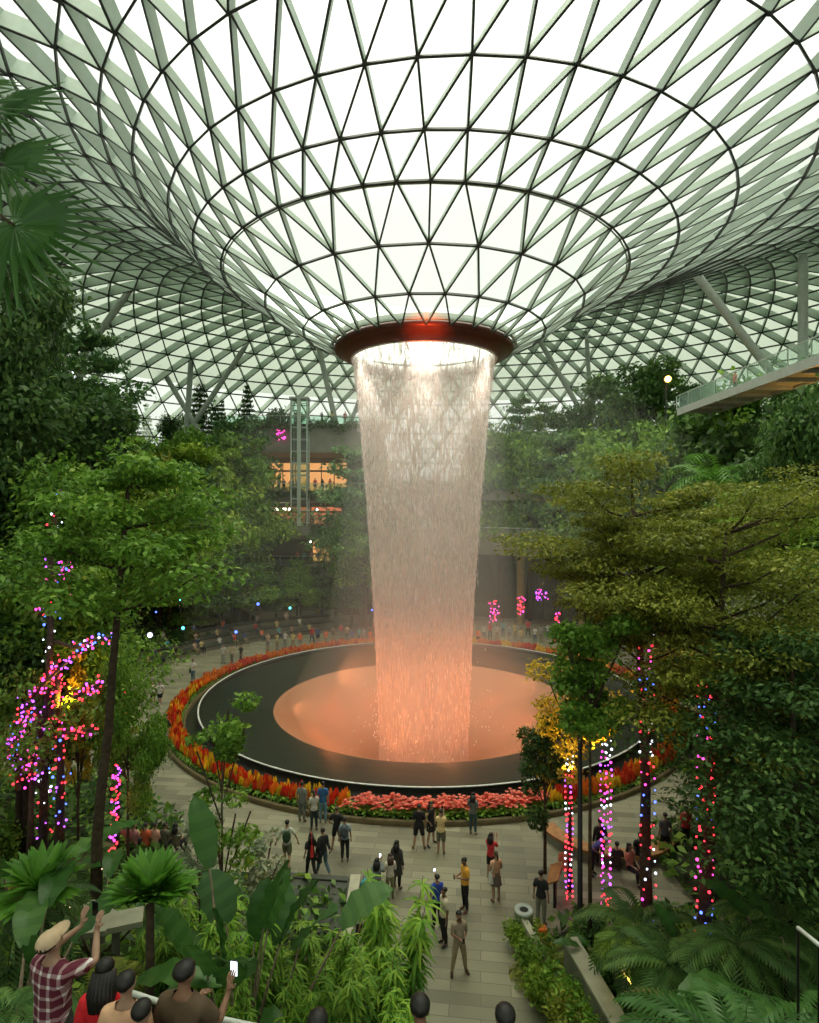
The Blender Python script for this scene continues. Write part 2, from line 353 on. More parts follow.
def build_bodies():
    tmp=[]
    for k,a in POSES.items():
        v,e,ft=skeleton(**a); names=list(v); ix={n:i for i,n in enumerate(names)}
        me=bpy.data.meshes.new('tmp'); me.from_pydata([tuple(v[n][0]) for n in names],[(ix[a],ix[b]) for a,b in e],[]); o=bpy.data.objects.new('tmp',me); COL.objects.link(o)
        sk=o.modifiers.new('s','SKIN'); sk.use_smooth_shade=True; sk.branch_smoothing=.4
        if not me.skin_vertices: 
            me.attributes  # layer is made by the modifier below
        tmp.append((k,o,v,e,ft,names))
    for k,o,v,e,ft,names in tmp:
        if not o.data.skin_vertices:
            bpy.context.view_layer.objects.active=o; o.select_set(True)
            bpy.ops.mesh.customdata_skin_add(); o.select_set(False)
        sv=o.data.skin_vertices[0].data
        for i,n in enumerate(names): sv[i].radius=(v[n][1],v[n][2]); sv[i].use_root=(n=='pelvis')
        ss=o.modifiers.new('u','SUBSURF'); ss.levels=1; ss.render_levels=1
    dg=bpy.context.evaluated_depsgraph_get()
    for k,o,v,e,ft,names in tmp:
        me=bpy.data.meshes.new_from_object(o.evaluated_get(dg)); me.name='body_'+k
        BODY[k]=dict(me=me,v=v,e=e,ft=ft)
    for t in tmp:
        m=t[1].data; bpy.data.objects.remove(t[1]); bpy.data.meshes.remove(m)
    for k,b in BODY.items():
        me=b['me']; n=len(me.vertices); co=np.empty(n*3); me.vertices.foreach_get('co',co); co=co.reshape(-1,3); no=np.empty(n*3); me.vertices.foreach_get('normal',no); no=no.reshape(-1,3)
        best=np.full(n,1e9); seg=np.zeros(n,int); tt=np.zeros(n)
        for si,(a,c) in enumerate(b['e']):
            A=np.array(b['v'][a][0]); Bq=np.array(b['v'][c][0]); d=Bq-A; t=np.clip(((co-A)@d)/(d@d+1e-12),0,1); dist=np.linalg.norm(co-(A+t[:,None]*d),axis=1)/ (b['v'][a][1]*(1-t)+b['v'][c][1]*t)
            m=dist<best; best[m]=dist[m]; seg[m]=si; tt[m]=t[m]
        b['co']=co; b['no']=no; b['seg']=seg; b['t']=tt; b['f']=[tuple(p.vertices) for p in me.polygons]
        me.materials.clear(); me.polygons.foreach_set('use_smooth',[True]*len(me.polygons))
build_bodies()
BM_CACHE={}
def body_mesh(pose,skin):
    k=(pose,skin)
    if k not in BM_CACHE:
        me=BODY[pose]['me'].copy(); me.materials.append(M[skin]); BM_CACHE[k]=me
    return BM_CACHE[k]
CL={}
def cloth_mat(c,check=False):
    k=(tuple(c),check)
    if k in CL: return CL[k]
    if not check: CL[k]=mat('cloth',c,.85,0,.12,9)
    else:
        m,nt,out=newmat('checked_cloth'); b=N(nt,'ShaderNodeBsdfPrincipled',Roughness=.85); tc=N(nt,'ShaderNodeTexCoord'); sp=N(nt,'ShaderNodeSeparateXYZ'); nt.links.new(tc.outputs['Object'],sp.inputs[0])
        def stripe(o,fq,th):
            a=N(nt,'ShaderNodeMath',operation='MULTIPLY'); a.inputs[1].default_value=fq; nt.links.new(sp.outputs[o],a.inputs[0]); s=N(nt,'ShaderNodeMath',operation='SINE'); nt.links.new(a.outputs[0],s.inputs[0]); g=N(nt,'ShaderNodeMath',operation='GREATER_THAN'); g.inputs[1].default_value=th; nt.links.new(s.outputs[0],g.inputs[0]); return g.outputs[0]
        s1=stripe('X',70,.55); s2=stripe('Z',60,.6); ad=N(nt,'ShaderNodeMath',operation='MAXIMUM'); nt.links.new(s1,ad.inputs[0]); nt.links.new(s2,ad.inputs[1]); ml=N(nt,'ShaderNodeMath',operation='MULTIPLY'); nt.links.new(s1,ml.inputs[0]); nt.links.new(s2,ml.inputs[1])
        m1=N(nt,'ShaderNodeMixRGB'); m1.inputs[1].default_value=(*c,1); m1.inputs[2].default_value=(.38,.22,.24,1); nt.links.new(ad.outputs[0],m1.inputs[0]); m2=N(nt,'ShaderNodeMixRGB'); nt.links.new(ml.outputs[0],m2.inputs[0]); nt.links.new(m1.outputs[0],m2.inputs[1]); m2.inputs[2].default_value=(.8,.75,.75,1)
        nt.links.new(m2.outputs[0],b.inputs['Base Color']); nt.links.new(b.outputs[0],out.inputs['Surface']); CL[k]=m
    return CL[k]
def region(pose,sel,off,name,m):
    b=BODY[pose]; names=[(a,c) for a,c in b['e']]; ok=np.zeros(len(b['co']),bool)
    for si,(a,c) in enumerate(names):
        r=sel(a[:-1] if a[-1] in 'rl' and a not in('neck',) else a, c[:-1] if c[-1] in 'rl' and a!='x' else c)
        if r is None: continue
        mk=(b['seg']==si)&(b['t']>=r[0])&(b['t']<=r[1]); ok|=mk
    fs=[f for f in b['f'] if sum(ok[i] for i in f)>=len(f)-1]
    used=sorted({i for f in fs for i in f}); ix={v:i for i,v in enumerate(used)}
    if not fs: return None
    me=bpy.data.meshes.new(name); me.from_pydata([tuple(b['co'][i]+b['no'][i]*off) for i in used],[],[tuple(ix[i] for i in f) for f in fs]); me.materials.append(m); me.polygons.foreach_set('use_smooth',[True]*len(fs)); return me
RC={}
def cached(key,fn):
    if key not in RC: RC[key]=fn()
    return RC[key]
def top_mesh(pose,sleeve,c,check=False):
    def sel(a,cn):
        if (a,cn) in (('pelvis','belly'),('belly','chest'),('chest','uchest'),('uchest','sh')): return (0,1)
        if (a,cn)==('pelvis','hip'): return (0,1)
        if (a,cn)==('hip','th'): return (0,.12)
        if (a,cn)==('uchest','neck'): return (0,.35)
        if (a,cn)==('sh','el'): return (0,1 if sleeve>.5 else max(sleeve*1.9,.1))
        if sleeve>.5 and (a,cn) in (('el','fa'),): return (0,1)
        if sleeve>.9 and (a,cn)==('fa','wr'): return (0,.9)
    return region(pose,sel,.021,'shirt',cloth_mat(c,check))
def leg_mesh(pose,ln,c):
    def sel(a,cn):
        if (a,cn)==('pelvis','belly'): return (0,.6)
        if (a,cn) in (('pelvis','hip'),('hip','th')): return (0,1)
        if (a,cn)==('th','kn'): return (0,1 if ln>.45 else ln*2)
        if ln>.6 and (a,cn)==('kn','ca'): return (0,1)
        if ln>.8 and (a,cn)==('ca','an'): return (0,.85)
    return region(pose,sel,.011 if ln>.6 else .018,'trousers',cloth_mat(c))
def shoe_mesh(pose,c):
    def sel(a,cn):
        if (a,cn) in (('an','hl'),('an','ft'),('ft','to')): return (0.15,1)
    return region(pose,sel,.008,'shoes',cloth_mat(c))
def skirt_mesh(pose,z0,c,w=.26):
    b=BODY[pose]['v']; pel=b['pelvis'][0]; n=24; mb=MB(); prof=[(.135,.12),(.165,-.05),(.19,-.22),(w,-(pel.z-z0))]
    for r,z in prof:
        for k in range(n):
            a=2*PI*k/n; rr=r*(1+.05*math.sin(a*6)*(z<-.1)); mb.v.append((pel.x+rr*math.cos(a),pel.y+rr*.85*math.sin(a),pel.z+z))
    for i in range(3):
        for k in range(n): mb.f.append((i*n+k,(i+1)*n+k,(i+1)*n+(k+1)%n,i*n+(k+1)%n)); mb.m.append(0); mb.r.append(.5)
    return mb.mesh('skirt',cloth_mat(c),True)
def hair_mesh(pose,style,m):
    ft=BODY[pose]['ft']; c=ft['hair']; R=ft['up']; mb=MB(); n=16; k=10; 
    for i in range(k+1):
        t=-PI/2+PI*i/k
        for j in range(n):
            a=2*PI*j/n; front=max(0,-math.sin(a)); 
            # hair cap: pulled back from the face
            x,y,z=.086*math.cos(t)*math.cos(a),.102*math.cos(t)*math.sin(a),.072*math.sin(t)
            if z<.012 and front>.35: y=y*.45; x*=.7
            if z<-.03: x*=.8; y=y*.75+.02
            mb.v.append(tuple(R@Vector((x,y+.006,z+.012))+c))
    for i in range(k):
        for j in range(n): mb.f.append((i*n+j,i*n+(j+1)%n,(i+1)*n+(j+1)%n,(i+1)*n+j)); mb.m.append(0); mb.r.append(.5)
    if style=='long':
        for s in range(9):
            a=PI*(s+.5)/9; p=Vector((.075*math.cos(a),.07*math.sin(a)+.01,-.02)); q=p+Vector((p.x*.35,.035,-.17)); r=p+Vector((p.x*.2,.045,-.30)); mb.tube([R@p+c,R@q+c,R@r+c],[.034,.036,.012],6)
    if style=='bun': mb.ball(R@Vector((0,.11,.05))+c,.045,8,6)
    if style=='tail': mb.tube([R@Vector((0,.095,.03))+c,R@Vector((0,.15,-.04))+c,R@Vector((0,.13,-.2))+c],[.02,.035,.01],7)
    return mb.mesh('hair',m,True)
def cap_mesh(pose,c,brim=.12):
    ft=BODY[pose]['ft']; ce=ft['hair']; R=ft['up']; mb=MB(); n=18
    for i in range(6):
        t=PI/2*i/5
        for j in range(n):
            a=2*PI*j/n; mb.v.append(tuple(R@Vector((.090*math.cos(t)*math.cos(a),.106*math.cos(t)*math.sin(a),.085*math.sin(t)+.015))+ce))
    for i in range(5):
        for j in range(n): mb.f.append((i*n+j,i*n+(j+1)%n,(i+1)*n+(j+1)%n,(i+1)*n+j)); mb.m.append(0); mb.r.append(.5)
    b=[R@Vector((.08*math.cos(PI+PI*q/8),-.07+.13*math.sin(PI+PI*q/8),.018))+ce for q in range(9)]
    tp=[p+R@Vector((0,0,.012)) for p in b]; mb.add(b+tp,[tuple(range(9)),tuple(range(17,8,-1))]+[(q,q+1,q+10,q+9) for q in range(8)])
    return mb.mesh('cap',cloth_mat(c),True)
def person(x,y,rz,label,pose='stand',top=(.5,.5,.5),sleeve=.4,leg=(.03,.03,.04),ln=1.0,hair='short',hc='hair',skin='skin',shoes=(.03,.03,.03),skirt=None,h=1.68,z=0.0,check=False,cap=None,group=None,girth=1.0,seat=0.0,face=True,bald=False):
    s=h/1.70; off=0
    t=thing('person',label,'person',(x,y,z+seat),rz,group); t.scale=(s*girth,s*girth,s)
    b=obj('body',body_mesh(pose,skin),t)
    obj('shirt',cached(('t',pose,sleeve,tuple(top),check),lambda: top_mesh(pose,sleeve,top,check)),t)
    if skirt is None or ln>0.5: 
        if leg is not None: obj('trousers' if ln>.6 else 'shorts',cached(('l',pose,ln,tuple(leg)),lambda: leg_mesh(pose,ln,leg)),t)
    if skirt is not None: obj('skirt',cached(('k',pose,skirt[0],tuple(skirt[1])),lambda: skirt_mesh(pose,skirt[0],skirt[1],.24 if skirt[0]<.3 else .21)),t)
    if shoes is not None: obj('shoes',cached(('s',pose,tuple(shoes)),lambda: shoe_mesh(pose,shoes)),t)
    if not bald: obj('hair',cached(('h',pose,hair,hc),lambda: hair_mesh(pose,hair,M[hc])),t)
    if cap: obj('cap',cached(('c',pose,tuple(cap)),lambda: cap_mesh(pose,cap)),t)
    if face:
        ft=BODY[pose]['ft']
        def mk():
            mb=MB()
            for e in ft['eyes']: mb.ball(e,(.011,.008,.007),8,6)
            return mb.mesh('eyes',M['eye'],True)
        obj('eyes',cached(('e',pose),mk),t)
        def mk2():
            mb=MB(); mb.ball(ft['mouth'],(.022,.010,.008),8,5); return mb.mesh('mouth',M['lip'],True)
        obj('mouth',cached(('m',pose),mk2),t)
    return t
M['screen']=emis('phone_screen',(.8,.9,1),2.5); 
def world_pt(t,p): 
    s=t.scale; return t.location+Matrix.Rotation(t.rotation_euler[2],3,'Z')@Vector((p[0]*s[0],p[1]*s[1],p[2]*s[2]))
def phone(t,pose,label,landscape=False,bright=True):
    v=BODY[pose]['v']; a=v['f1br'][0]; b=v['f1bl'][0]; c=(a+b)/2 if pose not in('onephone','walk_phone','sidephone') else a+Vector((0,-.012,.01))
    p=world_pt(t,c+Vector((0,-.02,.02))); o=thing('phone',label,'phone',p,t.rotation_euler[2]); 
    d=(.145,.010,.072) if landscape else (.072,.010,.145)
    mb=MB(); mb.box((0,0,0),d); obj('case',mb.mesh('case',M['black']),o); mb=MB(); mb.box((0,.0055,0),(d[0]*.92,.002,d[2]*.92)); obj('screen',mb.mesh('screen',M['screen'] if bright else M['glass']),o); return o
def backpack(t,pose,c,label,sc=1.0):
    v=BODY[pose]['v']['chest'][0]; p=world_pt(t,v+Vector((0,.20,-.02))); o=thing('backpack',label,'bag',p,t.rotation_euler[2]); mb=MB(); mb.ball((0,0,0),(.15*sc,.09*sc,.22*sc),12,10); mb.ball((0,.05,-.06),(.11*sc,.06*sc,.12*sc),10,8); obj('bag_body',mb.mesh('bag_body',cloth_mat(c),True),o)
    mb=MB()
    for s in (-1,1): mb.tube([(s*.08,-.02,.2),(s*.10,-.17,.19),(s*.11,-.30,.08),(s*.12,-.22,-.08),(s*.10,-.02,-.14)],.014,5)
    obj('strap',mb.mesh('strap',cloth_mat(tuple(q*.6 for q in c)),True),o); return o
def tote(t,pose,c,label,side=-1,drop=.0,size=1.0):
    v=BODY[pose]['v']['pelvis'][0]; p=world_pt(t,v+Vector((side*.22,.05,-.05-drop))); o=thing('tote_bag',label,'bag',p,t.rotation_euler[2]); mb=MB(); w,h_=.17*size,.19*size
    mb.add([(-.05,-w,-h_),(.05,-w,-h_),(.05,w,-h_),(-.05,w,-h_),(-.02,-w*.9,h_),(.02,-w*.9,h_),(.02,w*.9,h_),(-.02,w*.9,h_)],[(0,3,2,1),(4,5,6,7),(0,1,5,4),(1,2,6,5),(2,3,7,6),(3,0,4,7)]); obj('bag_body',mb.mesh('bag_body',cloth_mat(c)),o)
    mb=MB(); mb.tube([(0,-w*.6,h_),(-side*.1,-.05,h_+.42),(-side*.1,.05,h_+.42),(0,w*.6,h_)],.012,5); obj('strap',mb.mesh('strap',cloth_mat(c)),o); return o
# ------------------------------------------------------------------ terrain
def sm(a,b,x):
    t=max(0.,min(1.,(x-a)/(b-a))); return t*t*(3-2*t)
def terrain(x,y):
    dx,dy=x-AX,y-AY; r=math.hypot(dx,dy)
    if r<20: return -.4
    # garden hills rising around the plaza in broad terraces
    t=max(0,min(1,(r-25.3)/24)); h=16*t
    if y<AY: 
        k=sm(30,12,y); h=h*(1-k)+k*16*max(0,min(1,(abs(x)-9)/26))
    right=(dx>-5 and y>AY+6)
    if right:
        h=-.3 if r<33 else 15.5+max(0,min(3,(r-36)*.1))
    if -24<x<-4 and y>58: h=-.3 if y<92 else 16
    if r>50: h=max(h,15.5)+ (0 if right else 0)
    if y<21:
        hf=min(7.3,8.0*max(0,(13-y)/7.9))
        xl=-1.2-(21-y)*.02; 
        left=sm(xl,xl-4,x); rgt=sm(3.3,7,x)
        hl=max(0,(20.5-y))*.42; hr=max(0,(19-y))*.35
        base=hf
        h2=max(base,left*hl,rgt*hr)
        k=sm(21,19,y); 
        if xl<=x<=3.3: return max(-.3,base-.3)
        h=max(h*(1-k)+k*(h*sm(9,22,abs(x))), h2)
    if h<=0.02: return -.3
    return h
def TZ(x,y): return max(0.0,terrain(x,y))

def build_ground():
    xs=np.arange(-86,86.1,1.0); ys=np.arange(-8,126,1.0)
    mb=MB(); nx,ny=len(xs),len(ys)
    for y in ys:
        for x in xs:
            z=terrain(x,y)+ (0 if terrain(x,y)<0 else .12*math.sin(x*1.3+y*.7)*math.cos(y*1.1-x*.4))
            mb.v.append((x,y,z))
    for j in range(ny-1):
        for i in range(nx-1):
            x=xs[i]+.5; y=ys[j]+.5
            if math.hypot(x-AX,y-AY)<19.5: continue
            mb.f.append((j*nx+i,j*nx+i+1,(j+1)*nx+i+1,(j+1)*nx+i)); mb.m.append(0); mb.r.append(.5)
    o=obj('floor_garden',mb.mesh('floor_garden',M['soil'],True)); tag(o,'dark planted soil of the terraced garden hills','ground',kind='structure')
    # plaza paving: ring around the pool with an arm running towards the viewer
    mb=MB(); n=180; m=14
    def ro(a):
        d=abs((a+PI/2+PI)%(2*PI)-PI)
        x=25.4+7.6*(1-sm(math.radians(10),math.radians(17),d))
        if a>PI*.04 and a<PI*.62: x=33.5
        if a>=PI*.60 and a<PI*.68: x=52
        return x
    for i in range(m+1):
        for k in range(n):
            a=2*PI*k/n-PI
            r=16.1+(ro(a)-16.1)*i/m
            mb.v.append((AX+r*math.cos(a),AY+r*math.sin(a),0))
    for i in range(m):
        for k in range(n):
            k2=(k+1)%n; mb.f.append((i*n+k,(i+1)*n+k,(i+1)*n+k2,i*n+k2)); mb.m.append(0); mb.r.append(.5)
    o=obj('floor',mb.mesh('floor',M['paving'])); tag(o,'beige grey stone paving of the round plaza','floor',kind='structure')
build_ground()

# ------------------------------------------------------------------ roof
PROF=[(6.08,24.4),(8.3,25.5),(10.8,27.2),(13.5,29.0),(15.7,30.05),(17.9,31.6),(20.7,33.5),(23,34.9),(25.4,36.1),(28.2,37.3),(31,38.3),(34.1,39.2),(37.2,39.9),(40.4,40.3),(43.6,40.4),(46.9,40.2),(50,39.7),(53,38.9),(55.9,37.8),(58.6,36.3),(61.2,34.6),(63.6,32.7),(65.9,30.5),(68,28),(69.9,25.4),(71.6,22.8),(73,20.1),(74.2,17.4),(75.2,14.5)]
OFFX=[0,0,0,0,.6,1.5,2.6,3.4,4.0,4.3]
def build_roof():
    rings=[]; n=26; ph=0.0
    for i,(R,z) in enumerate(PROF):
        if i==3: n=52; ph=0.0
        elif i==10: n=104; ph=0.0
        elif i>0: ph+=.5
        ox=OFFX[min(i,9)]; rings.append((n,ph,[Vector((AX+ox+R*math.cos(2*PI*(k+ph)/n-PI/2),AY+R*math.sin(2*PI*(k+ph)/n-PI/2),z)) for k in range(n)]))
    L=len(rings); g=MB(); fr=MB(); fr0=fr
    def nrm(i):
        a=PROF[max(i-1,0)]; b=PROF[min(i+1,L-1)]; tr,tz=b[0]-a[0],b[1]-a[1]; l=math.hypot(tr,tz); return (-tz/l,tr/l)
    def up(i,p):
        nr,nz=nrm(i); d=Vector((p.x-AX-OFFX[min(i,9)],p.y-AY,0)).normalized(); return d*nr+Vector((0,0,nz))
    dep=lambda i: .20+.05*i if i<6 else min(1.15,.62+.14*(i-6))
    for i in range(L):
        n,ph,pts=rings[i]
        if i>0:
            for k in range(n):
                a=pts[k]; b=pts[(k+1)%n]; uu=up(i,(a+b)/2); dd=max(0,dep(i)-.12); fr.beam(a-uu*dd,b-uu*dd,.10 if i<14 else .15,.16,uu,1,1)
        if i==3:   # maintenance rail ring just inside
            for k in range(n):
                a=pts[k]; b=pts[(k+1)%n]; s=Vector((0,0,-.55)); fr.tube([a+s*.55,b+s*.55],.05,5,0,False)
        for p in pts: fr.ball(p-up(i,p)*(dep(i)-.05),(.13,.13,.1),6,4,1)
        if i==L-1: break
        n2,ph2,q=rings[i+1]
        w=.085 if i<10 else .1; d=dep(i)
        if n2==n:
            sh=round((ph2-ph)*2)  # ph2=ph+.5 : node k of next sits between k and k+1
            for k in range(n):
                a=pts[k]; b=pts[(k+1)%n]; c=q[k]; c0=q[(k-1)%n]
                u=up(i,a)
                [(fr.beam(a,e,w,d,u,0,1),fr.beam(a-u*d,e-u*d,w+(.015 if i<7 else .07),.035,u,1,1)) for e in (c,c0)]
                g.add([a,b,c],[(0,1,2)],int(9<i<21)); g.add([a,c,c0],[(0,1,2)],int(9<i<21))
        else:
            off=ph*2  # index of the fine node right above coarse node k
            for k in range(n):
                j=int(round(2*k+2*ph)); a=pts[k]; b=pts[(k+1)%n]; u=up(i,a)
                for e in (-1,0,1): fr.beam(a,q[(j+e)%n2],w,d,u,0,1); fr.beam(a-u*d,q[(j+e)%n2]-u*d,w+(.015 if i<7 else .07),.035,u,1,1)
                [g.add(tri,[(0,1,2)],int(9<i<21)) for tri in ([a,q[j%n2],q[(j-1)%n2]],[a,q[(j+1)%n2],q[j%n2]],[a,b,q[(j+1)%n2]])]
    ro=obj('ceiling',g.mesh('roof_glass',[M['roofglass'],M['frit']])); tag(ro,'curved glass roof funnelling down to the waterfall opening','roof',kind='structure')
    obj('roof_frame',fr.mesh('roof_frame',[M['steel'],M['steel_dark']]),ro)
build_roof()

# oculus collar
t=thing('oculus_collar','red-brown ring collar at the bottom of the glass funnel','collar',(AX,AY,24.4))
mb=MB(); mb.lathe([(6.2,.15),(6.3,-.1),(6.15,-.28),(5.9,-.32),(5.85,-.40),(5.3,-.78),(5.15,-.80),(5.15,-.55),(5.55,.1)],128,closed=True)
obj('collar_ring',mb.mesh('collar_ring',M['oculus'],True),t)
mb=MB(); mb.lathe([(5.14,-.82),(5.02,-.84),(4.95,-.3),(5.05,.05),(5.5,.12),(5.14,-.5)],96,closed=True); obj('inner_lip',mb.mesh('inner_lip',M['oculus_in'],True),t)
mb=MB(); mb.lathe([(6.28,.12),(6.5,.12),(6.5,.5),(6.28,.5)],96,closed=True); obj('rail_band',mb.mesh('rail_band',M['steel']),t)

# ------------------------------------------------------------------ waterfall
WP=[(5.02,23.62),(4.90,22.8),(4.66,20.9),(4.35,17.5),(4.03,13.85),(3.78,10.3),(3.53,6.8),(3.35,3.2),(3.2,-.3),(3.12,-3),(3.1,-5.4)]
def build_water():
    t=thing('waterfall','tall round waterfall dropping from the roof opening into the bowl','waterfall',(AX,AY,0))
    def surf(scale,name,seed):
        mb=MB(); n=160; rows=60; rnd=random.Random(seed); uv=[]
        jit=[rnd.uniform(-.035,.035) for _ in range(n)]
        zs=[WP[0][1]+(WP[-1][1]-WP[0][1])*i/rows for i in range(rows+1)]
        zr=[p[1] for p in WP][::-1]; rr=[p[0] for p in WP][::-1]
        for i,z in enumerate(zs):
            r=float(np.interp(z,zr,rr))*scale
            for k in range(n+1):
                a=2*PI*k/n; q=r+jit[k%n]*(i/rows*2+.3)
                mb.v.append((q*math.cos(a),q*math.sin(a),z))
        for i in range(rows):
            for k in range(n):
                a=i*(n+1)+k; mb.f.append((a,a+1,a+n+2,a+n+1)); mb.m.append(0); mb.r.append(.5); uv+= [(k/n,i/rows),((k+1)/n,i/rows),((k+1)/n,(i+1)/rows),(k/n,(i+1)/rows)]
        me=mb.mesh(name,M['water'],True); l=me.uv_layers.new(name='UVMap')
        l.data.foreach_set('uv',[c for p in uv for c in p]); 
        return obj(name,me,t)
    surf(1.0,'water_curtain',1)
    rnd=random.Random(5); mb=MB(); zr=[p[1] for p in WP][::-1]; rr=[p[0] for p in WP][::-1]
    for _ in range(5200):
        z=rnd.uniform(-3,23.3); a=rnd.uniform(0,2*PI); r=float(np.interp(z,zr,rr))*(1+rnd.gauss(0,.02)); l=rnd.uniform(.15,.75); w=rnd.uniform(.012,.028)
        x,y=r*math.cos(a),r*math.sin(a)
        mb.add([(x,y,z+l),(x+w,y,z+l*.35),(x-w/2,y+w*.87,z+l*.35),(x-w/2,y-w*.87,z+l*.35),(x,y,z)],[(0,1,2),(0,2,3),(0,3,1),(4,2,1),(4,3,2),(4,1,3)])
    o=obj('water_streams',mb.mesh('water_streams',M['drops']),t); o['kind']='stuff'
    # splash plumes at the foot
    mb=MB(); 
    for _ in range(2600):
        a=rnd.uniform(0,2*PI); r=abs(rnd.gauss(0,1.9)); z=-3.2+abs(rnd.gauss(0,2.0)); w=rnd.uniform(.015,.05)
        mb.ball((r*math.cos(a),r*math.sin(a),z),(w,w,w*rnd.uniform(1,3)),4,3)
    o=obj('splash_drops',mb.mesh('splash_drops',M['drops']),t); o['kind']='stuff'
    return t
WF=build_water()
M['mist']=voltmat('water_mist',.018,(1,.97,.93),.3); M['haze']=voltmat('thin_haze',.0034,(.97,1,.96),.3)
mb=MB(); mb.lathe([(.02,-3.6),(5.5,-3.2),(8.5,-1.6),(9.4,.2),(8.2,2.6),(6.6,6),(5.9,12),(5.6,20),(5.4,23),(.02,23)],40,(AX,AY)); o=obj('water_mist',mb.mesh('water_mist',M['mist'],True)); tag(o,'fine drifting mist round the foot of the waterfall','mist',kind='stuff')
mb=MB(); mb.lathe([(.02,1.0),(15,1.2),(19,3),(20,10),(17,18),(11,23),(.02,23.2)],40,(AX+2,AY+4)); o=obj('thin_haze',mb.mesh('thin_haze',M['haze'],True)); tag(o,'thin damp haze hanging in the air around the waterfall','haze',kind='stuff')

# ------------------------------------------------------------------ pool
pool=thing('waterfall_pool','large round dark pool with a pale orange-lit bowl at its centre','pool',(AX,AY,0))
mb=MB(); mb.lathe([(15.0,.22),(13.5,.10),(12,-.08),(11,-.22),(10.35,-.36)],160); obj('dark_water',mb.mesh('dark_water',M['pool'],True),pool)
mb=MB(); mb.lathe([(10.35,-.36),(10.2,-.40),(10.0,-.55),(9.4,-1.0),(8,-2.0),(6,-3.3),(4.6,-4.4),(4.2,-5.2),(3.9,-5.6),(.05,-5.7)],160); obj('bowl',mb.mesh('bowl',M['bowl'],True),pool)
mb=MB(); mb.lathe([(15.06,.5),(15.0,.52),(14.94,.5),(14.97,.15),(15.05,-.1),(15.4,-.1),(15.45,-.3),(15.0,-.4)],160); obj('pool_wall',mb.mesh('pool_wall',M['steel_dark'],True),pool)
mb=MB(); mb.lathe([(15.06,.50),(15.06,.55),(15.0,.56),(14.96,.54),(14.98,.49)],160,closed=True); obj('rim_edge',mb.mesh('rim_edge',M['white_metal'],True),pool)
mb=MB(); mb.lathe([(15.05,-.05),(16.3,-.05)],160); obj('moat_water',mb.mesh('moat_water',M['pool'],True),pool)

# ring flower bed
bed=thing('ring_planter','low round planter kerb circling the pool','planter',(AX,AY,0))
mb=MB(); mb.lathe([(16.95,-.1),(16.98,.20),(16.93,.24),(16.84,.24),(16.8,.17),(15.75,.17),(15.73,.26),(15.6,.26),(15.58,-.2)],160,(0,-.45)); obj('kerb',mb.mesh('kerb',M['kerb'],True),bed)
mb=MB(); mb.lathe([(16.82,.19),(15.72,.19)],120,(0,-.45)); obj('soil',mb.mesh('soil',M['soil']),bed)

# ------------------------------------------------------------------ leaf utility
def leafset(C,Nn,D,ln,wd,rnd,fold=0.12,seg=1):
    """C centres, Nn normals, D directions (N,3); returns verts (N*4), quads"""
    C=np.asarray(C,float); Nn=np.asarray(Nn,float); D=np.asarray(D,float)
    D=D-Nn*np.sum(D*Nn,1,keepdims=True); D/=np.linalg.norm(D,axis=1,keepdims=True)+1e-9
    S=np.cross(D,Nn); ln=np.asarray(ln).reshape(-1,1); wd=np.asarray(wd).reshape(-1,1)
    v=np.stack([C-D*ln*.5,C+S*wd*.5+Nn*fold*wd,C+D*ln*.5-Nn*fold*ln*.6,C-S*wd*.5+Nn*fold*wd],1)
    return v.reshape(-1,3)
def foliage_mesh(name,clumps,n,size,material,rng,flat=.6,droop=0.0,aspect=.5):
    """clumps: list (cx,cy,cz,rx,ry,rz,weight)"""
    cl=np.array(clumps,float); w=cl[:,6]/cl[:,6].sum(); idx=rng.choice(len(cl),n,p=w)
    d=rng.normal(size=(n,3)); d/=np.linalg.norm(d,axis=1,keepdims=True)
    rad=rng.uniform(.35,1.0,(n,1))**.6*np.where(rng.random((n,1))<.22,rng.uniform(1.0,1.65,(n,1)),1.0)
    c=cl[idx]; C=c[:,:3]+d*rad*c[:,3:6]
    Nn=rng.normal(size=(n,3))*(1-flat)+np.array([0,0,1.])*flat+d*.25; Nn/=np.linalg.norm(Nn,axis=1,keepdims=True)
    D=d*1.0+rng.normal(size=(n,3))*.6; D[:,2]-=droop
    s=size*rng.uniform(.6,1.3,n)
    v=leafset(C,Nn,D,s,s*aspect,None)
    me=bpy.data.meshes.new(name); m=n
    me.vertices.add(4*m); me.vertices.foreach_set('co',v.ravel())
    me.loops.add(4*m); me.loops.foreach_set('vertex_index',np.arange(4*m))
    me.polygons.add(m); me.polygons.foreach_set('loop_start',np.arange(m)*4)
    me.materials.append(material)
    r=np.clip(rng.normal(.45,.22,m)+ (rng.uniform(-.2,.2,len(cl)))[idx],0,1)
    at=me.attributes.new('rnd','FLOAT','FACE'); at.data.foreach_set('value',r)
    me.update(calc_edges=True); me.validate(); return me

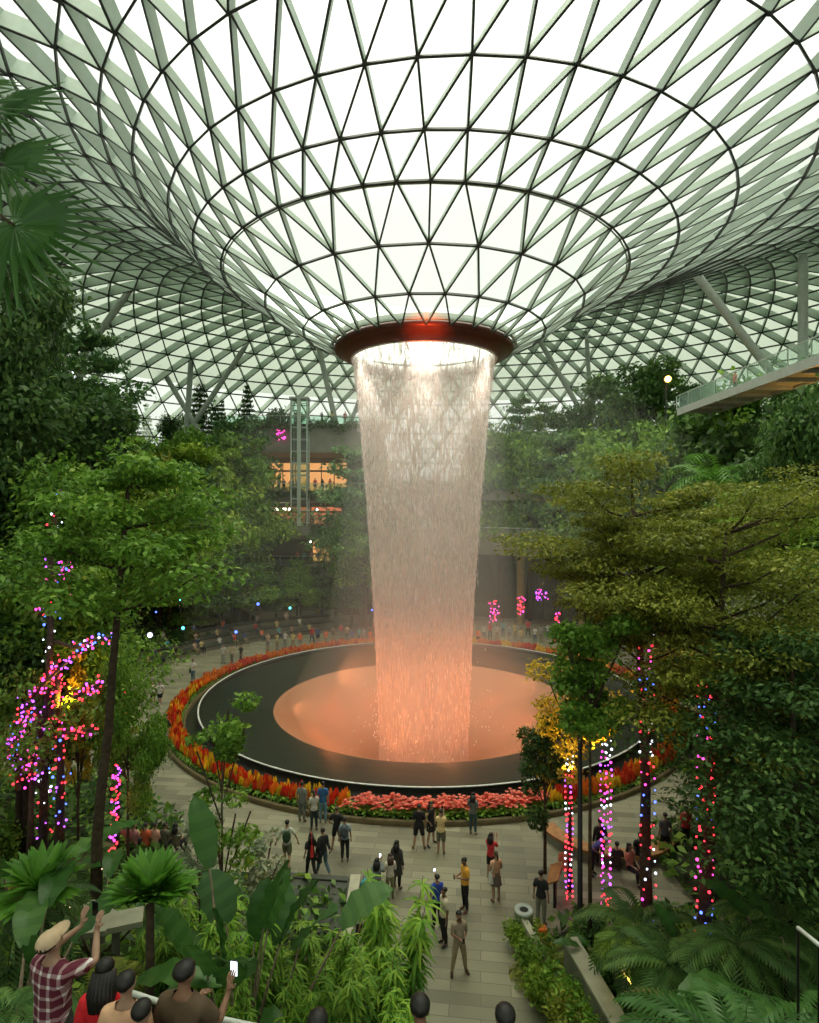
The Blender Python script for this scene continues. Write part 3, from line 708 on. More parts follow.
def layered_tree(seed,h,spread,material,leaf=.3,n=6000,clear=.42,layers=6,name='leaf_crown',bark='bark',r0=.17,lean=(0,0),flat=.6,thick=.28,droop=0.0,per=6,vase=False):
    """trunk + real branches ending in flattened sprays"""
    rnd=random.Random(seed); rng=np.random.default_rng(seed)
    tr=MB(); L=9
    pts=[Vector((lean[0]*(i/L)**1.3+rnd.uniform(-.05,.05)*h*.06*(i>0),lean[1]*(i/L)**1.3+rnd.uniform(-.05,.05)*h*.06*(i>0),h*.93*i/L)) for i in range(L+1)]
    tr.tube(pts,[r0*(1-.82*i/L)+.02 for i in range(L+1)],8)
    cl=[]
    for li in range(layers):
        f=clear+(1-clear)*(li+.4)/layers; base=pts[0].lerp(pts[0],0)
        q=f*.93*h/(h*.93)*L; i0=min(int(q),L-1); p=pts[i0].lerp(pts[i0+1],q-i0)
        nb=per+rnd.randint(-1,1); a0=rnd.uniform(0,6.28)
        sp=spread*(1-.62*((li+.5)/layers)**1.4)*rnd.uniform(.85,1.1)
        if vase: sp=spread*(.62+.38*math.sin(PI*min(1,(li+.8)/layers)*.62))*rnd.uniform(.85,1.1)
        for b in range(nb):
            a=a0+2*PI*b/nb+rnd.uniform(-.35,.35); ln=sp*rnd.uniform(.65,1.1); rise=ln*rnd.uniform(.15,.5)
            if vase:
                ln*=rnd.uniform(.7,1.1); rise=ln*rnd.uniform(.1,.75); q2=min(max(q+rnd.uniform(-.9,.9),0),L-.01); i2=int(q2); p=pts[i2].lerp(pts[i2+1],q2-i2)
            e=p+Vector((math.cos(a)*ln,math.sin(a)*ln,rise)); mid=p.lerp(e,.5)+Vector((0,0,-ln*.07))
            tr.tube([p,mid,e],[r0*.28,r0*.16,.015],5,0,False)
            for k in range(3):
                tt=.5+.25*k; c=p.lerp(e,tt)+Vector((rnd.uniform(-.3,.3),rnd.uniform(-.3,.3),rnd.uniform(-.05,.25)))*ln*.3
                cr=ln*(.30 if k<2 else .36)
                cl.append((c.x,c.y,c.z,cr*1.15,cr*1.15,cr*thick*1.8,1+cr*cr))
    cl.append((pts[-1].x,pts[-1].y,pts[-1].z,spread*.3,spread*.3,h*.06,1.2))
    return tr.mesh('trunk',M[bark],True),foliage_mesh(name,cl,n,leaf,material,rng,flat,droop)
def conifer(seed,h,spread,material,n=7000,leaf=.35):
    rnd=random.Random(seed); rng=np.random.default_rng(seed); tr=MB(); tr.tube([(0,0,0),(0,0,h)],[h*.018,.03],7)
    cl=[]; k=0; z=h*.12
    while z<h*.98:
        sp=spread*(1-z/h)**.85+.12
        nb=6; a0=rnd.uniform(0,6)
        for b in range(nb):
            a=a0+2*PI*b/nb; e=Vector((math.cos(a)*sp,math.sin(a)*sp,z-sp*.12+.1))
            tr.tube([(0,0,z),e],[.03,.01],4,0,False)
            for t in (.4,.7,1.0): cl.append((e.x*t,e.y*t,z+(e.z-z)*t,sp*.22,sp*.22,.12,sp))
        z+=h*.042
    return tr.mesh('trunk',M['bark'],True),foliage_mesh('needle_crown',cl,n,leaf,material,rng,.5,.2,.35)
def round_tree(seed,h,spread,material,n=7000,leaf=.3,bark='bark',clear=.35,r0=.15,stems=1):
    rnd=random.Random(seed); rng=np.random.default_rng(seed); tr=MB(); cl=[]
    for s in range(stems):
        ox,oy=(rnd.uniform(-.5,.5)*(stems>1),rnd.uniform(-.5,.5)*(stems>1))
        top=Vector((ox*2,oy*2,h*.8)); tr.tube([(ox*.3,oy*.3,0),(ox,oy,h*.4),top],[r0,r0*.7,r0*.25],8)
        for b in range(9):
            a=2*PI*b/9+rnd.uniform(-.3,.3); z0=h*rnd.uniform(clear,.7); e=Vector((math.cos(a)*spread*rnd.uniform(.4,.85),math.sin(a)*spread*rnd.uniform(.4,.85),z0+h*rnd.uniform(.08,.3)))
            tr.tube([(ox,oy,z0),e],[r0*.4,.02],5,0,False)
            for q in range(2):
                c=e*rnd.uniform(.75,1.1); cr=spread*rnd.uniform(.25,.42); cl.append((c.x,c.y,min(c.z,h*.95),cr,cr,cr*.6,cr))
    for b in range(5): cl.append((rnd.uniform(-.4,.4)*spread,rnd.uniform(-.4,.4)*spread,h*rnd.uniform(.75,.92),spread*.35,spread*.35,spread*.22,.5))
    return tr.mesh('trunk',M[bark],True),foliage_mesh('leaf_crown',cl,n,leaf,material,rng,.45)
def blade(mb,p,d,ln,w,droop,nseg=5,up=Vector((0,0,1)),r=.5,mi=0):
    """one long tapering blade curving down"""
    d=Vector(d).normalized(); s=d.cross(up); s=s.normalized() if s.length>1e-4 else Vector((1,0,0)); base=len(mb.v); q=Vector(p)
    for i in range(nseg+1):
        t=i/nseg; ww=w*math.sin(PI*min(1,.18+.82*t))**.8*.5 if t<1 else 0.004
        n=s.cross(d).normalized(); 
        mb.v.append(tuple(q-s*ww+n*ww*.25)); mb.v.append(tuple(q)); mb.v.append(tuple(q+s*ww+n*ww*.25))
        d=(d+Vector((0,0,-1))*droop/nseg).normalized(); q=q+d*(ln/nseg)
    for i in range(nseg):
        a=base+3*i
        for e in (0,1):
            mb.f.append((a+e,a+e+1,a+e+4,a+e+3)); mb.m.append(mi); mb.r.append(min(1,max(0,r)))
def frond(mb,p,d,ln,leaflet,droop,n=22,r=.5,wd=.035,mi=0):
    """pinnate frond; returns nothing"""
    d=Vector(d).normalized(); q=Vector(p); pts=[q.copy()]; ds=[d.copy()]
    for i in range(n):
        d=(d+Vector((0,0,-1))*droop/n).normalized(); q=q+d*ln/n; pts.append(q.copy()); ds.append(d.copy())
    mb.tube(pts[::3]+[pts[-1]],.012*ln*.6,4,mi,False)
    for i in range(2,n+1):
        t=i/n; l=leaflet*math.sin(PI*(.12+.83*t))**.7
        s=ds[i].cross(Vector((0,0,1))).normalized()
        for sg in (-1,1):
            dd=(s*sg*.85+ds[i]*.55+Vector((0,0,-.12))).normalized(); a=pts[i]; w=wd; fw=ds[i]*w
            e=a+dd*l; base=len(mb.v)
            mb.v+= [tuple(a-fw*.4),tuple(a+dd*l*.5+fw),tuple(e+Vector((0,0,-l*.15))),tuple(a+dd*l*.5-fw*.6)]
            mb.f.append((base,base+1,base+2,base+3)); mb.m.append(mi); mb.r.append(min(1,max(0,r+random.uniform(-.15,.15))))
def fanleaf(mb,c,nrm,d,R,nseg=26,span=2.0*PI*.86,r=.5,split=.45):
    """fan palm leaf: pleated wedges with split tips"""
    c=Vector(c); nrm=Vector(nrm).normalized(); d=Vector(d); d=(d-nrm*d.dot(nrm)).normalized(); s=nrm.cross(d)
    for k in range(nseg):
        a0=-span/2+span*k/nseg; a1=-span/2+span*(k+1)/nseg; am=(a0+a1)/2
        def at(a,q,z=0): return c+(d*math.cos(a)+s*math.sin(a))*q*R+nrm*z*R
        tip=.92+.08*math.cos(am)+random.uniform(-.04,.04)
        dr=-.10-.1*random.random(); b=len(mb.v)
        mb.v+= [tuple(at(am,.03)),tuple(at(a0,split,-.02)),tuple(at(am,split,.03)),tuple(at(a1,split,-.02)),tuple(at(am-.012,tip,dr)),tuple(at(am+.012,tip,dr))]
        for f in ((0,1,2),(0,2,3),(1,4,2),(2,5,3),(2,4,5)):
            mb.f.append(tuple(b+i for i in f)); mb.m.append(0); mb.r.append(min(1,max(0,r+random.uniform(-.2,.2))))
def bigleaf(mb,c,d,ln,w,droop=.6,n=8,r=.5,ruffle=.04,cup=.2):
    """broad banana / elephant-ear blade with midrib and side folds"""
    d=Vector(d).normalized(); up=Vector((0,0,1)); s=d.cross(up).normalized(); q=Vector(c); base=len(mb.v); cols=6
    for i in range(n+1):
        t=i/n; ww=w*.5*(math.sin(PI*min(1,t*.93+.05))**.62) if t<1 else .01; nn=s.cross(d).normalized()
        for j in range(-cols//2,cols//2+1):
            u=j/(cols/2); mb.v.append(tuple(q+s*u*ww+nn*(abs(u)*ww*cup+math.sin(t*22+j*2)*ruffle*abs(u))))
        d=(d+Vector((0,0,-1))*droop/n).normalized(); q=q+d*(ln/n)
    for i in range(n):
        for j in range(cols):
            a=base+i*(cols+1)+j; mb.f.append((a,a+1,a+cols+2,a+cols+1)); mb.m.append(0); mb.r.append(min(1,max(0,r+(.12 if (i%2) else -.05))))

def light(kind,name,loc,col,e,size=.3,target=None,ang=60,blend=.5):
    l=bpy.data.lights.new(name,kind); l.color=col; l.energy=e
    if kind=='SPOT': l.spot_size=math.radians(ang); l.spot_blend=blend; l.shadow_soft_size=size
    elif kind=='POINT': l.shadow_soft_size=size
    elif kind=='AREA': l.size=size
    o=bpy.data.objects.new(name,l); COL.objects.link(o); o.location=loc
    if target is not None: o.rotation_euler=(Vector(target)-Vector(loc)).to_track_quat('-Z','Y').to_euler()
    return o

# ------------------------------------------------------------------ architecture
RZr=[p[0] for p in PROF]; RZz=[p[1] for p in PROF]
def roofz(x,y): return float(np.interp(math.hypot(x-AX,y-AY),RZr,RZz))
M['shop']=emis('lit_shopfront',(1.0,.46,.15),.75,True)
M['shop_red']=emis('lit_shopfront_red',(1.0,.28,.12),.55,True)
M['lamp_white']=emis('lamp_white',(1,.9,.75),8)
M['lamp_amber']=emis('lamp_amber',(1,.45,.08),14)
M['darkstone']=mat('dark_stone',(.06,.065,.05),.5,0,.2,2)
M['hallceil']=mat('hall_ceiling',(.16,.16,.13),.8)
M['tan']=mat('tan_column_paint',(.40,.28,.13),.6,0,.1,2)
def arcslab(name,r0,r1,z0,z1,a0,a1,m,label,cat='deck',tilt=0.0):
    mb=MB(); n=60
    for k in range(n+1):
        a=math.radians(a0+(a1-a0)*k/n); dz=tilt*(1-k/n)
        for (r,z) in ((r0,z0),(r1,z0),(r1,z1),(r0,z1)):
            mb.v.append((AX+r*math.cos(a),AY+r*math.sin(a),z-dz))
    for k in range(n):
        for j in range(4):
            a=k*4+j; b=k*4+(j+1)%4; mb.f.append((a,b,b+4,a+4)); mb.m.append(0); mb.r.append(.5)
    for q in (0,n): mb.f.append((q*4,q*4+1,q*4+2,q*4+3)); mb.m.append(0); mb.r.append(.5)
    o=obj(name,mb.mesh(name,m)); return tag(o,label,kind='structure')
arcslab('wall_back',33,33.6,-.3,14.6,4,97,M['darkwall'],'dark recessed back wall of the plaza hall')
arcslab('ceiling_back',27.4,34,14.3,15.7,6,97,M['concrete'],'upper planted balcony slab behind the waterfall')
arcslab('trim_1',27.0,33.2,8.3,11.3,6,97,M['concrete'],'broad grey concrete balcony band behind the waterfall on the right',tilt=.9)
mb=MB()
for k in range(60):
    a=math.radians(6+91*k/59); mb.v.append((AX+26.95*math.cos(a),AY+26.95*math.sin(a),11.42-.9*(1-k/59)))
pts=[Vector(v) for v in mb.v]; mb=MB(); mb.tube(pts,.05,6)
rl=thing('balcony_railing','thin pale handrail with glass along the grey balcony band','railing',(0,0,0))
obj('handrail',mb.mesh('handrail',M['white_metal']),rl)
mb=MB(); mb.box((0,0,-.25),(.05,.05,.5)); pm=mb.mesh('post',M['steel'])
for p in pts[::2]: obj('post',pm,rl,p)
for i,a in enumerate((82,66,52,38,24)):
    r=29.2; mb=MB(); x,y=AX+r*math.cos(math.radians(a)),AY+r*math.sin(math.radians(a))
    mb.lathe([(.45,0),(.45,8.35),(.75,8.6)],20)
    o=obj('hall_column',mb.mesh('hall_column',M['tan'],True),None,(x,y,0)); tag(o,['round tan column furthest left under the balcony band','second tan column from the waterfall under the balcony','third tan column from the waterfall, left of the big tree','tan column deep behind the big right trees','tan column at the far right under the balcony'][i],'column',None)
# left-back terraced building with lit shopfronts
x0,x1,yb=-24,-3.5,76.0
bl=thing('terrace_building','grey terraced building with lit orange shopfronts seen between the trees','building',((x0+x1)/2,yb,0))
def B(name,c,d,m,parent=bl):
    mb=MB(); mb.box(Vector(c)-bl.location,d,0); return obj(name,mb.mesh(name,m),parent)
def slab(z0,z1): return B('balcony_slab',((x0+x1)/2,yb+4,(z0+z1)/2),(x1-x0,8,z1-z0),M['concrete'])
slab(20.6,24.3); slab(14.2,15.6); slab(9.4,11.2); slab(4.4,6.2)
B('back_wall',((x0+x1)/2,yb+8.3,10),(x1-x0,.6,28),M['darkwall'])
for s in (x0,x1): B('side_wall',(s,yb+4,11),(.5,8,22),M['concrete'])
def shopfront(xa,xb,za,zb,m):
    o=B('shopfront',((xa+xb)/2,yb+4.5,(za+zb)/2),(xb-xa,.2,zb-za),M[m])
    mb=MB(); n=max(2,int((xb-xa)/1.6))
    for k in range(n+1): mb.box(Vector((xa+(xb-xa)*k/n,yb+4.35,(za+zb)/2))-bl.location,(.12,.1,zb-za))
    mb.box(Vector(((xa+xb)/2,yb+4.35,za+(zb-za)*.72))-bl.location,(xb-xa,.1,.25))
    obj('mullion',mb.mesh('mullion',M['wood']),o)
shopfront(-19,-8.5,15.7,19.6,'shop'); shopfront(-19.3,-13.6,11.3,13.6,'shop_red'); shopfront(-13.4,-9.2,11.3,13.6,'shop_red'); shopfront(-13.2,-10.2,6.3,9.2,'shop')
B('light_strip',(-17.3,yb+3,13.3),(2.8,.4,.3),M['lamp_white']); 
for x,z in ((-12.3,13.2),(-11.2,8.9),(-13.2,9.0)):
    mb=MB(); mb.ball(Vector((x,yb+2.5,z))-bl.location,.16); obj('ceiling_lamp',mb.mesh('ceiling_lamp',M['lamp_white']),bl)
for z in (24.3,15.6,11.2,6.2):
    mb=MB(); mb.box(Vector(((x0+x1)/2,yb+.1,z+1.05))-bl.location,(x1-x0,.06,.06)); 
    for k in range(15): mb.box(Vector((x0+(x1-x0)*k/14,yb+.1,z+.52))-bl.location,(.05,.05,1.04))
    r=obj('balcony_rail',mb.mesh('balcony_rail',M['steel']),bl)
    mb=MB(); mb.box(Vector(((x0+x1)/2,yb+.12,z+.5))-bl.location,(x1-x0,.03,.95)); obj('rail_glass',mb.mesh('rail_glass',M['glass']),r)
mb=MB(); mb.box((-11.6-bl.location.x,-.12,10.6),(1.2,.1,.8)); obj('black_screen',mb.mesh('black_screen',M['black']),bl)
mb=MB(); mb.box((-13.9-bl.location.x,-1.1,10.6),(2.6,2.2,1.2)); obj('lift_landing',mb.mesh('lift_landing',M['concrete']),bl)
# glass lift shaft in front of it
lx,ly=-13.9,75.0
lf=thing('lift_shaft','tall glass lift shaft with a steel frame in front of the lit shops','lift',(lx,ly+.0,0)); M['lift']=mat('lift_frame',(.45,.55,.46),.4)
mb=MB(); 
for sx in (-1,1):
    for sy in (-1,1): mb.box((sx*1.0,sy*.8,19.2),(.16,.16,16))
for k in range(11):
    z=11.6+k*1.5
    for sy in (-1,1): mb.box((0,sy*.8,z),(2.0,.08,.1))
    for sx in (-1,1): mb.box((sx*1.0,0,z),(.08,1.6,.1))
mb.box((0,-.85,19.2),(.45,.2,16.2)); obj('shaft_frame',mb.mesh('shaft_frame',M['lift']),lf)
mb=MB(); mb.box((0,0,19.2),(1.9,1.5,16)); obj('shaft_glass',mb.mesh('shaft_glass',M['glass']),lf)
mb=MB(); mb.box((0,0,27.3),(2.4,2.0,.25)); obj('shaft_cap',mb.mesh('shaft_cap',M['column']),lf)

def hanging(name,pts,label,m,seed,n=2600,leaf=.38,rz=.55):
    rng=np.random.default_rng(seed); cl=[(x,y,z,.9,.45,rz,1) for x,y,z in pts]; o=obj(name,foliage_mesh(name,cl,n,leaf,G[m],rng,.25,.6)); tag(o,label,kind='stuff')
rr_=random.Random(4)
for z,nm in ((24.0,'top'),(15.3,'upper'),(10.8,'middle'),(5.9,'lower')):
    hanging('hanging_plants',[(x0+(x1-x0)*k/26,yb-.35,z+rr_.uniform(-.5,.4)) for k in range(27)],'leafy plants trailing over the %s shop balcony edge'%nm,'dark',int(z*10),2800,.36)
hanging('hanging_plants',[(AX+27.2*math.cos(math.radians(a)),AY+27.2*math.sin(math.radians(a)),15.9+rr_.uniform(-.5,.5)) for a in np.linspace(8,96,50)],'leafy plants trailing over the upper slab behind the waterfall','blue',77,6500,.36,.8)
# slanting roof columns
def column(px0,py0,px1,py1,Y,r,label,dY=0):
    a=PD(px0,py0,Y); b=PD(px1,py1,Y+dY); 
    d=(a-b); z=roofz(a.x,a.y)-.3
    a=b+d*((z-b.z)/d.z); zb=TZ(b.x,b.y)-.2; b=b+d*((zb-b.z)/d.z)
    mb=MB(); mb.tube([(0,0,0),(a-b)*.06,(a-b)*.94,(a-b)],[r*.55,r,r,r*.5],14)
    o=thing('roof_column',label,'column',b,0,None)
    obj('shaft',mb.mesh('shaft',M['column'],True),o)
    mb=MB(); mb.lathe([(r*1.6,0),(r*1.6,.25),(r*.8,.5)],16); obj('base_plate',mb.mesh('base_plate',M['column'],True),o)
    mb=MB(); mb.ball(a-b,(r*1.0,r*1.0,r*.8),10,6); obj('node_head',mb.mesh('node_head',M['steel_dark'],True),o)
column(60,292,47,385,66,.42,'grey roof column nearest the fan palm at the left')
column(112,315,85,352,70,.40,'grey slanted roof column right of the leftmost column')
column(155,358,195,425,88,.38,'roof column leaning left in the group of three, left member')
column(192,345,187,425,88,.40,'upright roof column in the middle of the group of three')
column(239,356,203,410,88,.38,'roof column leaning right in the group of three')
column(325,375,342,450,84,.38,'slanted roof column left of the waterfall')
column(361,395,347,432,88,.30,'slim roof column right beside the waterfall top')
column(555,367,592,430,86,.36,'slanted roof column right of the waterfall')
column(589,378,592,430,86,.3,'thin upright roof column among the right trees')
column(735,325,800,410,60,.42,'thick slanted roof column behind the sky bridge')
column(803,295,803,400,60,.46,'thick upright dark roof column at the right edge')
# sky bridge
M['clearglass']=glassmat('clear_rail_glass',(.90,.96,.92),.1,1.12)
br=thing('sky_bridge','grey pedestrian sky bridge with glass railing high on the right','bridge',(22.9,34.5,21.2))
mb=MB(); mb.box((0,-2,-.15),(2.7,30,.3)); 
for k in range(13): mb.box((0,-15+2.2*k,-.42),(2.3,.18,.26))
mb.box((-1.3,-2,-.2),(.14,30,.55)); mb.box((1.3,-2,-.2),(.14,30,.55)); obj('deck',mb.mesh('deck',M['column']),br)
for s in (-1.3,1.3):
    mb=MB(); mb.box((s,-2,1.1),(.07,30,.06)); 
    for k in range(16): mb.box((s,-16.8+2*k,.55),(.06,.06,1.1))
    q=obj('railing',mb.mesh('railing',M['steel']),br)
    mb=MB(); mb.box((s,-2,.55),(.02,29.6,.95)); obj('railing_glass',mb.mesh('railing_glass',M['clearglass']),q)

# ------------------------------------------------------------------ trees: prototypes
class Proto:
    def __init__(s,tm,fm,h,kind,cat='tree'): s.tm,s.fm,s.h,s.kind,s.cat=tm,fm,h,kind,cat
PR={}
def proto(k,pair,h,kind,cat='tree'): PR[k]=Proto(pair[0],pair[1],h,kind,cat)
proto('layer1',layered_tree(11,10,3.6,G['mid'],.34,7500,.35,6),10,'layered green tree')
proto('layer2',layered_tree(12,10,4.0,G['bright'],.34,7500,.40,5),10,'bright layered tree')
proto('layer3',layered_tree(13,10,3.3,G['blue'],.32,7500,.30,7),10,'blue-green layered tree')
proto('round1',round_tree(21,9,3.2,G['dark'],8000,.34),9,'dark rounded tree')
proto('round2',round_tree(22,9,3.4,G['mid'],8000,.34),9,'bushy green tree')
proto('round3',round_tree(23,9,3.0,G['olive'],7000,.36),9,'olive-green tree')
proto('con1',conifer(31,9,2.0,G['dark'],7500,.30),9,'dark conifer')
proto('con2',conifer(32,9,1.5,G['blue'],6500,.28),9,'slim conifer')
def palmtree(seed,h,n=16,fl=2.4,mt='palm',r0=.13):
    random.seed(seed); tr=MB(); tr.tube([(0,0,0),(.05,0,h*.5),(0,.05,h)],[r0,r0*.8,r0*.7],8); c=MB()
    for k in range(n):
        a=2*PI*k/n+random.uniform(-.2,.2); el=random.uniform(.1,1.1); frond(c,(0,0,h),(math.cos(a)*math.cos(el),math.sin(a)*math.cos(el),math.sin(el)),fl*random.uniform(.8,1.1),fl*.26,1.9,18,.5,.05)
    return tr.mesh('trunk',M['bark_pale'],True),c.mesh('frond_crown',G[mt],False,True)
proto('nr_dark',round_tree(24,9,3.0,G['dark'],26000,.19),9,'dark small-leaved tree')
proto('nr_mid',round_tree(25,9,3.0,G['mid'],26000,.18),9,'green small-leaved tree')
proto('nr_olive',round_tree(26,9,3.0,G['olive'],24000,.18),9,'olive small-leaved tree')
proto('nr_layer',layered_tree(14,10,3.4,G['mid'],.2,24000,.36,6),10,'fine-leaved layered tree')
proto('palm1',palmtree(41,6.5,16,2.6),8,'feather palm','palm')
def place(k,x,y,h,rz=None,label=None,group=None,z=None,name=None,sxy=None,parent=None):
    p=PR[k]; s=h/p.h; r=thing(name or {'tree':'garden_tree','palm':'palm_tree'}.get(p.cat,p.cat),label,p.cat,(x,y,(TZ(x,y) if z is None else z)-.05),random.uniform(0,6.28) if rz is None else rz,group)
    r.scale=(s*(sxy or 1),s*(sxy or 1),s); obj('trunk',p.tm,r); obj('crown',p.fm,r); r['_px']=CX+F*x/y; return r
def forest(lst,region,group):
    bykind={}
    out=[]
    for (k,px,Y,topy,*sx) in lst:
        if px<300:
            rr=lambda q: math.hypot((px-CX)/F*q-AX,q-AY)
            if Y<30:
                while rr(Y)<25.5 and Y>15: Y-=.5
            else:
                while rr(Y)<28.5 and Y<75: Y+=1
        x=(px-CX)/F*Y; z0=TZ(x,Y); ht=EYE+(CY-topy)/F*Y-z0
        if ht<1.5: ht=1.5
        r=place(k,x,Y,ht,group=group,sxy=(sx[0] if sx else max(.75,min(1.6,8.5/ht)))); out.append((k,r,px)); bykind.setdefault(PR[k].kind,[]).append((px,r))
    ords=['leftmost','second from the left','third from the left','fourth from the left','fifth from the left','sixth from the left','seventh from the left','eighth from the left','ninth from the left','tenth from the left','eleventh from the left','twelfth from the left']
    for kd,l in bykind.items():
        l.sort(key=lambda q:q[0])
        for i,(px,r) in enumerate(l):
            r['label']=('%s %s'%(kd,region)) if len(l)==1 else '%s of the %ss %s'%(ords[i],kd,region)
            del r['_px']
    return out
random.seed(3)
forest([('con2',132,85,390),('con2',165,93,415),('con1',200,93,370),('con2',222,94,398),('con1',247,93,383),('con2',268,94,412),('con2',147,96,402),('con1',292,95,408),('round1',282,94,402),('con1',110,88,405),('round2',232,95,418),('round1',180,95,408),('round2',100,90,398),('con2',215,96,388),('round1',255,95,414),('round2',65,85,392)],'on the skyline left of the waterfall','skyline trees left of the waterfall')
forest([('layer3',82,58,318,.8),('round1',18,40,330),('layer1',45,50,372),('round2',60,62,400),('layer2',120,58,428),('layer1',150,64,436),('round2',182,66,426),('layer2',212,62,440),('layer1',240,66,428),('round1',98,66,405),('layer3',196,56,455),('round1',30,48,400),('round3',140,55,448),('layer3',237,72,408)],'high on the left terrace','trees on the upper left terrace')
forest([('layer2',30,34,430),('layer1',75,38,442),('layer2',108,40,455),('layer3',140,42,470),('layer1',170,46,480),('layer2',200,50,490),('layer1',232,52,478),('round1',60,36,480),('round2',15,30,470),('layer3',222,50,530,1.3),('layer1',182,47,540,1.3)],'on the middle left terrace','trees on the middle left terrace')
forest([('layer3',276,60,575,1.0),('layer1',300,66,566,.9),('layer3',322,68,572,.9),('layer1',250,60,560,1.3),('round2',215,54,570,1.2),('layer3',362,66,440,.9),('layer1',366,62,500),('round1',362,70,520),('layer1',190,50,590,1.4),('layer2',160,44,575,1.2),('layer3',352,66,560),('round3',200,56,600),('layer1',297,70,556,.8)],'behind the left seating steps','trees behind the left seating steps')
forest([('layer1',118,44,520,1.2),('layer2',95,46,500,1.3),('nr_mid',128,21.5,640,.42),('nr_dark',20,27,500),('nr_layer',60,28,540),('nr_dark',-10,24,390,.9),('nr_dark',-25,22,250,.5),('nr_mid',28,25,440,.8)],'at the near left','trees at the near left')
forest([('layer1',500,72,420),('layer3',520,76,392),('layer1',545,74,400),('round1',572,72,398),('layer3',600,74,372),('round1',636,68,352,.9),('layer1',662,70,362),('layer3',690,66,378),('round1',620,78,395),('round2',530,70,428),('layer3',560,66,425),('layer1',600,64,418),('round2',640,62,408),('layer1',672,60,412),('layer3',480,78,410)],'on the terrace right of the waterfall','trees on the right terrace')
forest([('round1',715,50,410),('round2',690,54,405),('layer1',735,48,370),('round1',770,46,355,.8),('round1',800,42,380),('layer3',750,40,450),('palm1',714,38,430),('palm1',790,36,440),('round1',655,56,440),('round2',620,58,445),('round1',770,36,480),('nr_dark',812,30,450),('layer1',700,44,470),('nr_dark',822,26,345,.5)],'below the sky bridge','trees on the upper right slope')
forest([('nr_dark',780,30,560),('nr_layer',740,32,540),('nr_dark',812,24,600),('nr_olive',790,22,660),('nr_dark',760,26,690),('nr_mid',720,30,640),('nr_dark',690,32,640),('nr_dark',800,18,740),('nr_olive',760,20,780),('nr_dark',819,20,520,.8),('nr_mid',735,22,740)],'in the right-hand thicket','thicket trees at the right')

# ------------------------------------------------------------------ individually shaped near trees
def uniq(px,Y,topy,pair,h,label,name='garden_tree',basez=None,rz=0):
    x=(px-CX)/F*Y; z0=TZ(x,Y) if basez is None else basez
    r=thing(name,label,'tree',(x,Y,z0-.05),rz); tt=EYE+(CY-topy)/F*Y-z0; s=tt/h; r.scale=(s,s,s)
    obj('trunk',pair[0],r); obj('crown',pair[1],r); return r
uniq(648,17.9,468,layered_tree(51,13,2.9,G['olive'],.13,42000,.58,6,r0=.17,lean=(-.3,.3),thick=.13,vase=True,per=7),13,'tall spreading tree with a dark trunk wrapped in red and blue bulbs, crown leaning left')
uniq(703,16.0,500,layered_tree(52,13,3.6,G['olive'],.13,40000,.50,6,r0=.19,lean=(.8,.2),thick=.14,vase=True,per=7),13,'spreading tree with forked branches and the thickest light-wrapped trunk')
uniq(590,16.4,592,round_tree(53,11,1.45,G['mid'],8000,.19,clear=.62,r0=.07),11,'slim glossy tree whose crown rises just right of the lamp post')
uniq(570,20.2,655,round_tree(54,8.5,1.7,G['yellow'],4200,.17,clear=.45,r0=.09),8.5,'small tree with golden uplight put into its leaf colour, left of the lamp post')
uniq(545,21.2,700,round_tree(55,7.5,1.5,G['dark'],5200,.2,clear=.2,r0=.08),7.5,'dark leafy small tree beside the flower bed at the right')
uniq(770,22.5,478,layered_tree(56,13,4.6,G['bright'],.17,38000,.50,6,r0=.18,lean=(.4,0),thick=.25),13,'broad olive canopy tree behind the light-wrapped trunks')
uniq(792,14.0,610,layered_tree(57,9,3.4,G['dark'],.15,24000,.3,6,r0=.12),9,'dark tree at the right edge above the fern fronds')
uniq(93,14.0,425,layered_tree(58,12,2.4,G['mid'],.16,16000,.66,4,r0=.13,lean=(.9,0),thick=.3),12,'slender tree with a bare leaning trunk in front of the left garden')
uniq(222,12.6,676,round_tree(59,7,.75,G['mid'],2600,.14,clear=.35,r0=.04),7,'small airy magnolia-like tree in front of the pool edge',name='young_tree')
uniq(200,13.4,800,round_tree(60,4.6,.7,G['white'],1500,.14,clear=.3,r0=.04),4.6,'small variegated tree below the airy young tree',name='young_tree')
uniq(262,13.2,830,round_tree(61,4.2,.6,G['white'],1200,.14,clear=.3,r0=.04),4.2,'pale spotted young shrub tree behind the elephant-ear leaf',name='young_tree')

uniq(742,19.5,560,round_tree(62,9,1.6,G['white'],2600,.2,clear=.3,r0=.06),9,'sparse white-speckled small tree inside the right thicket')
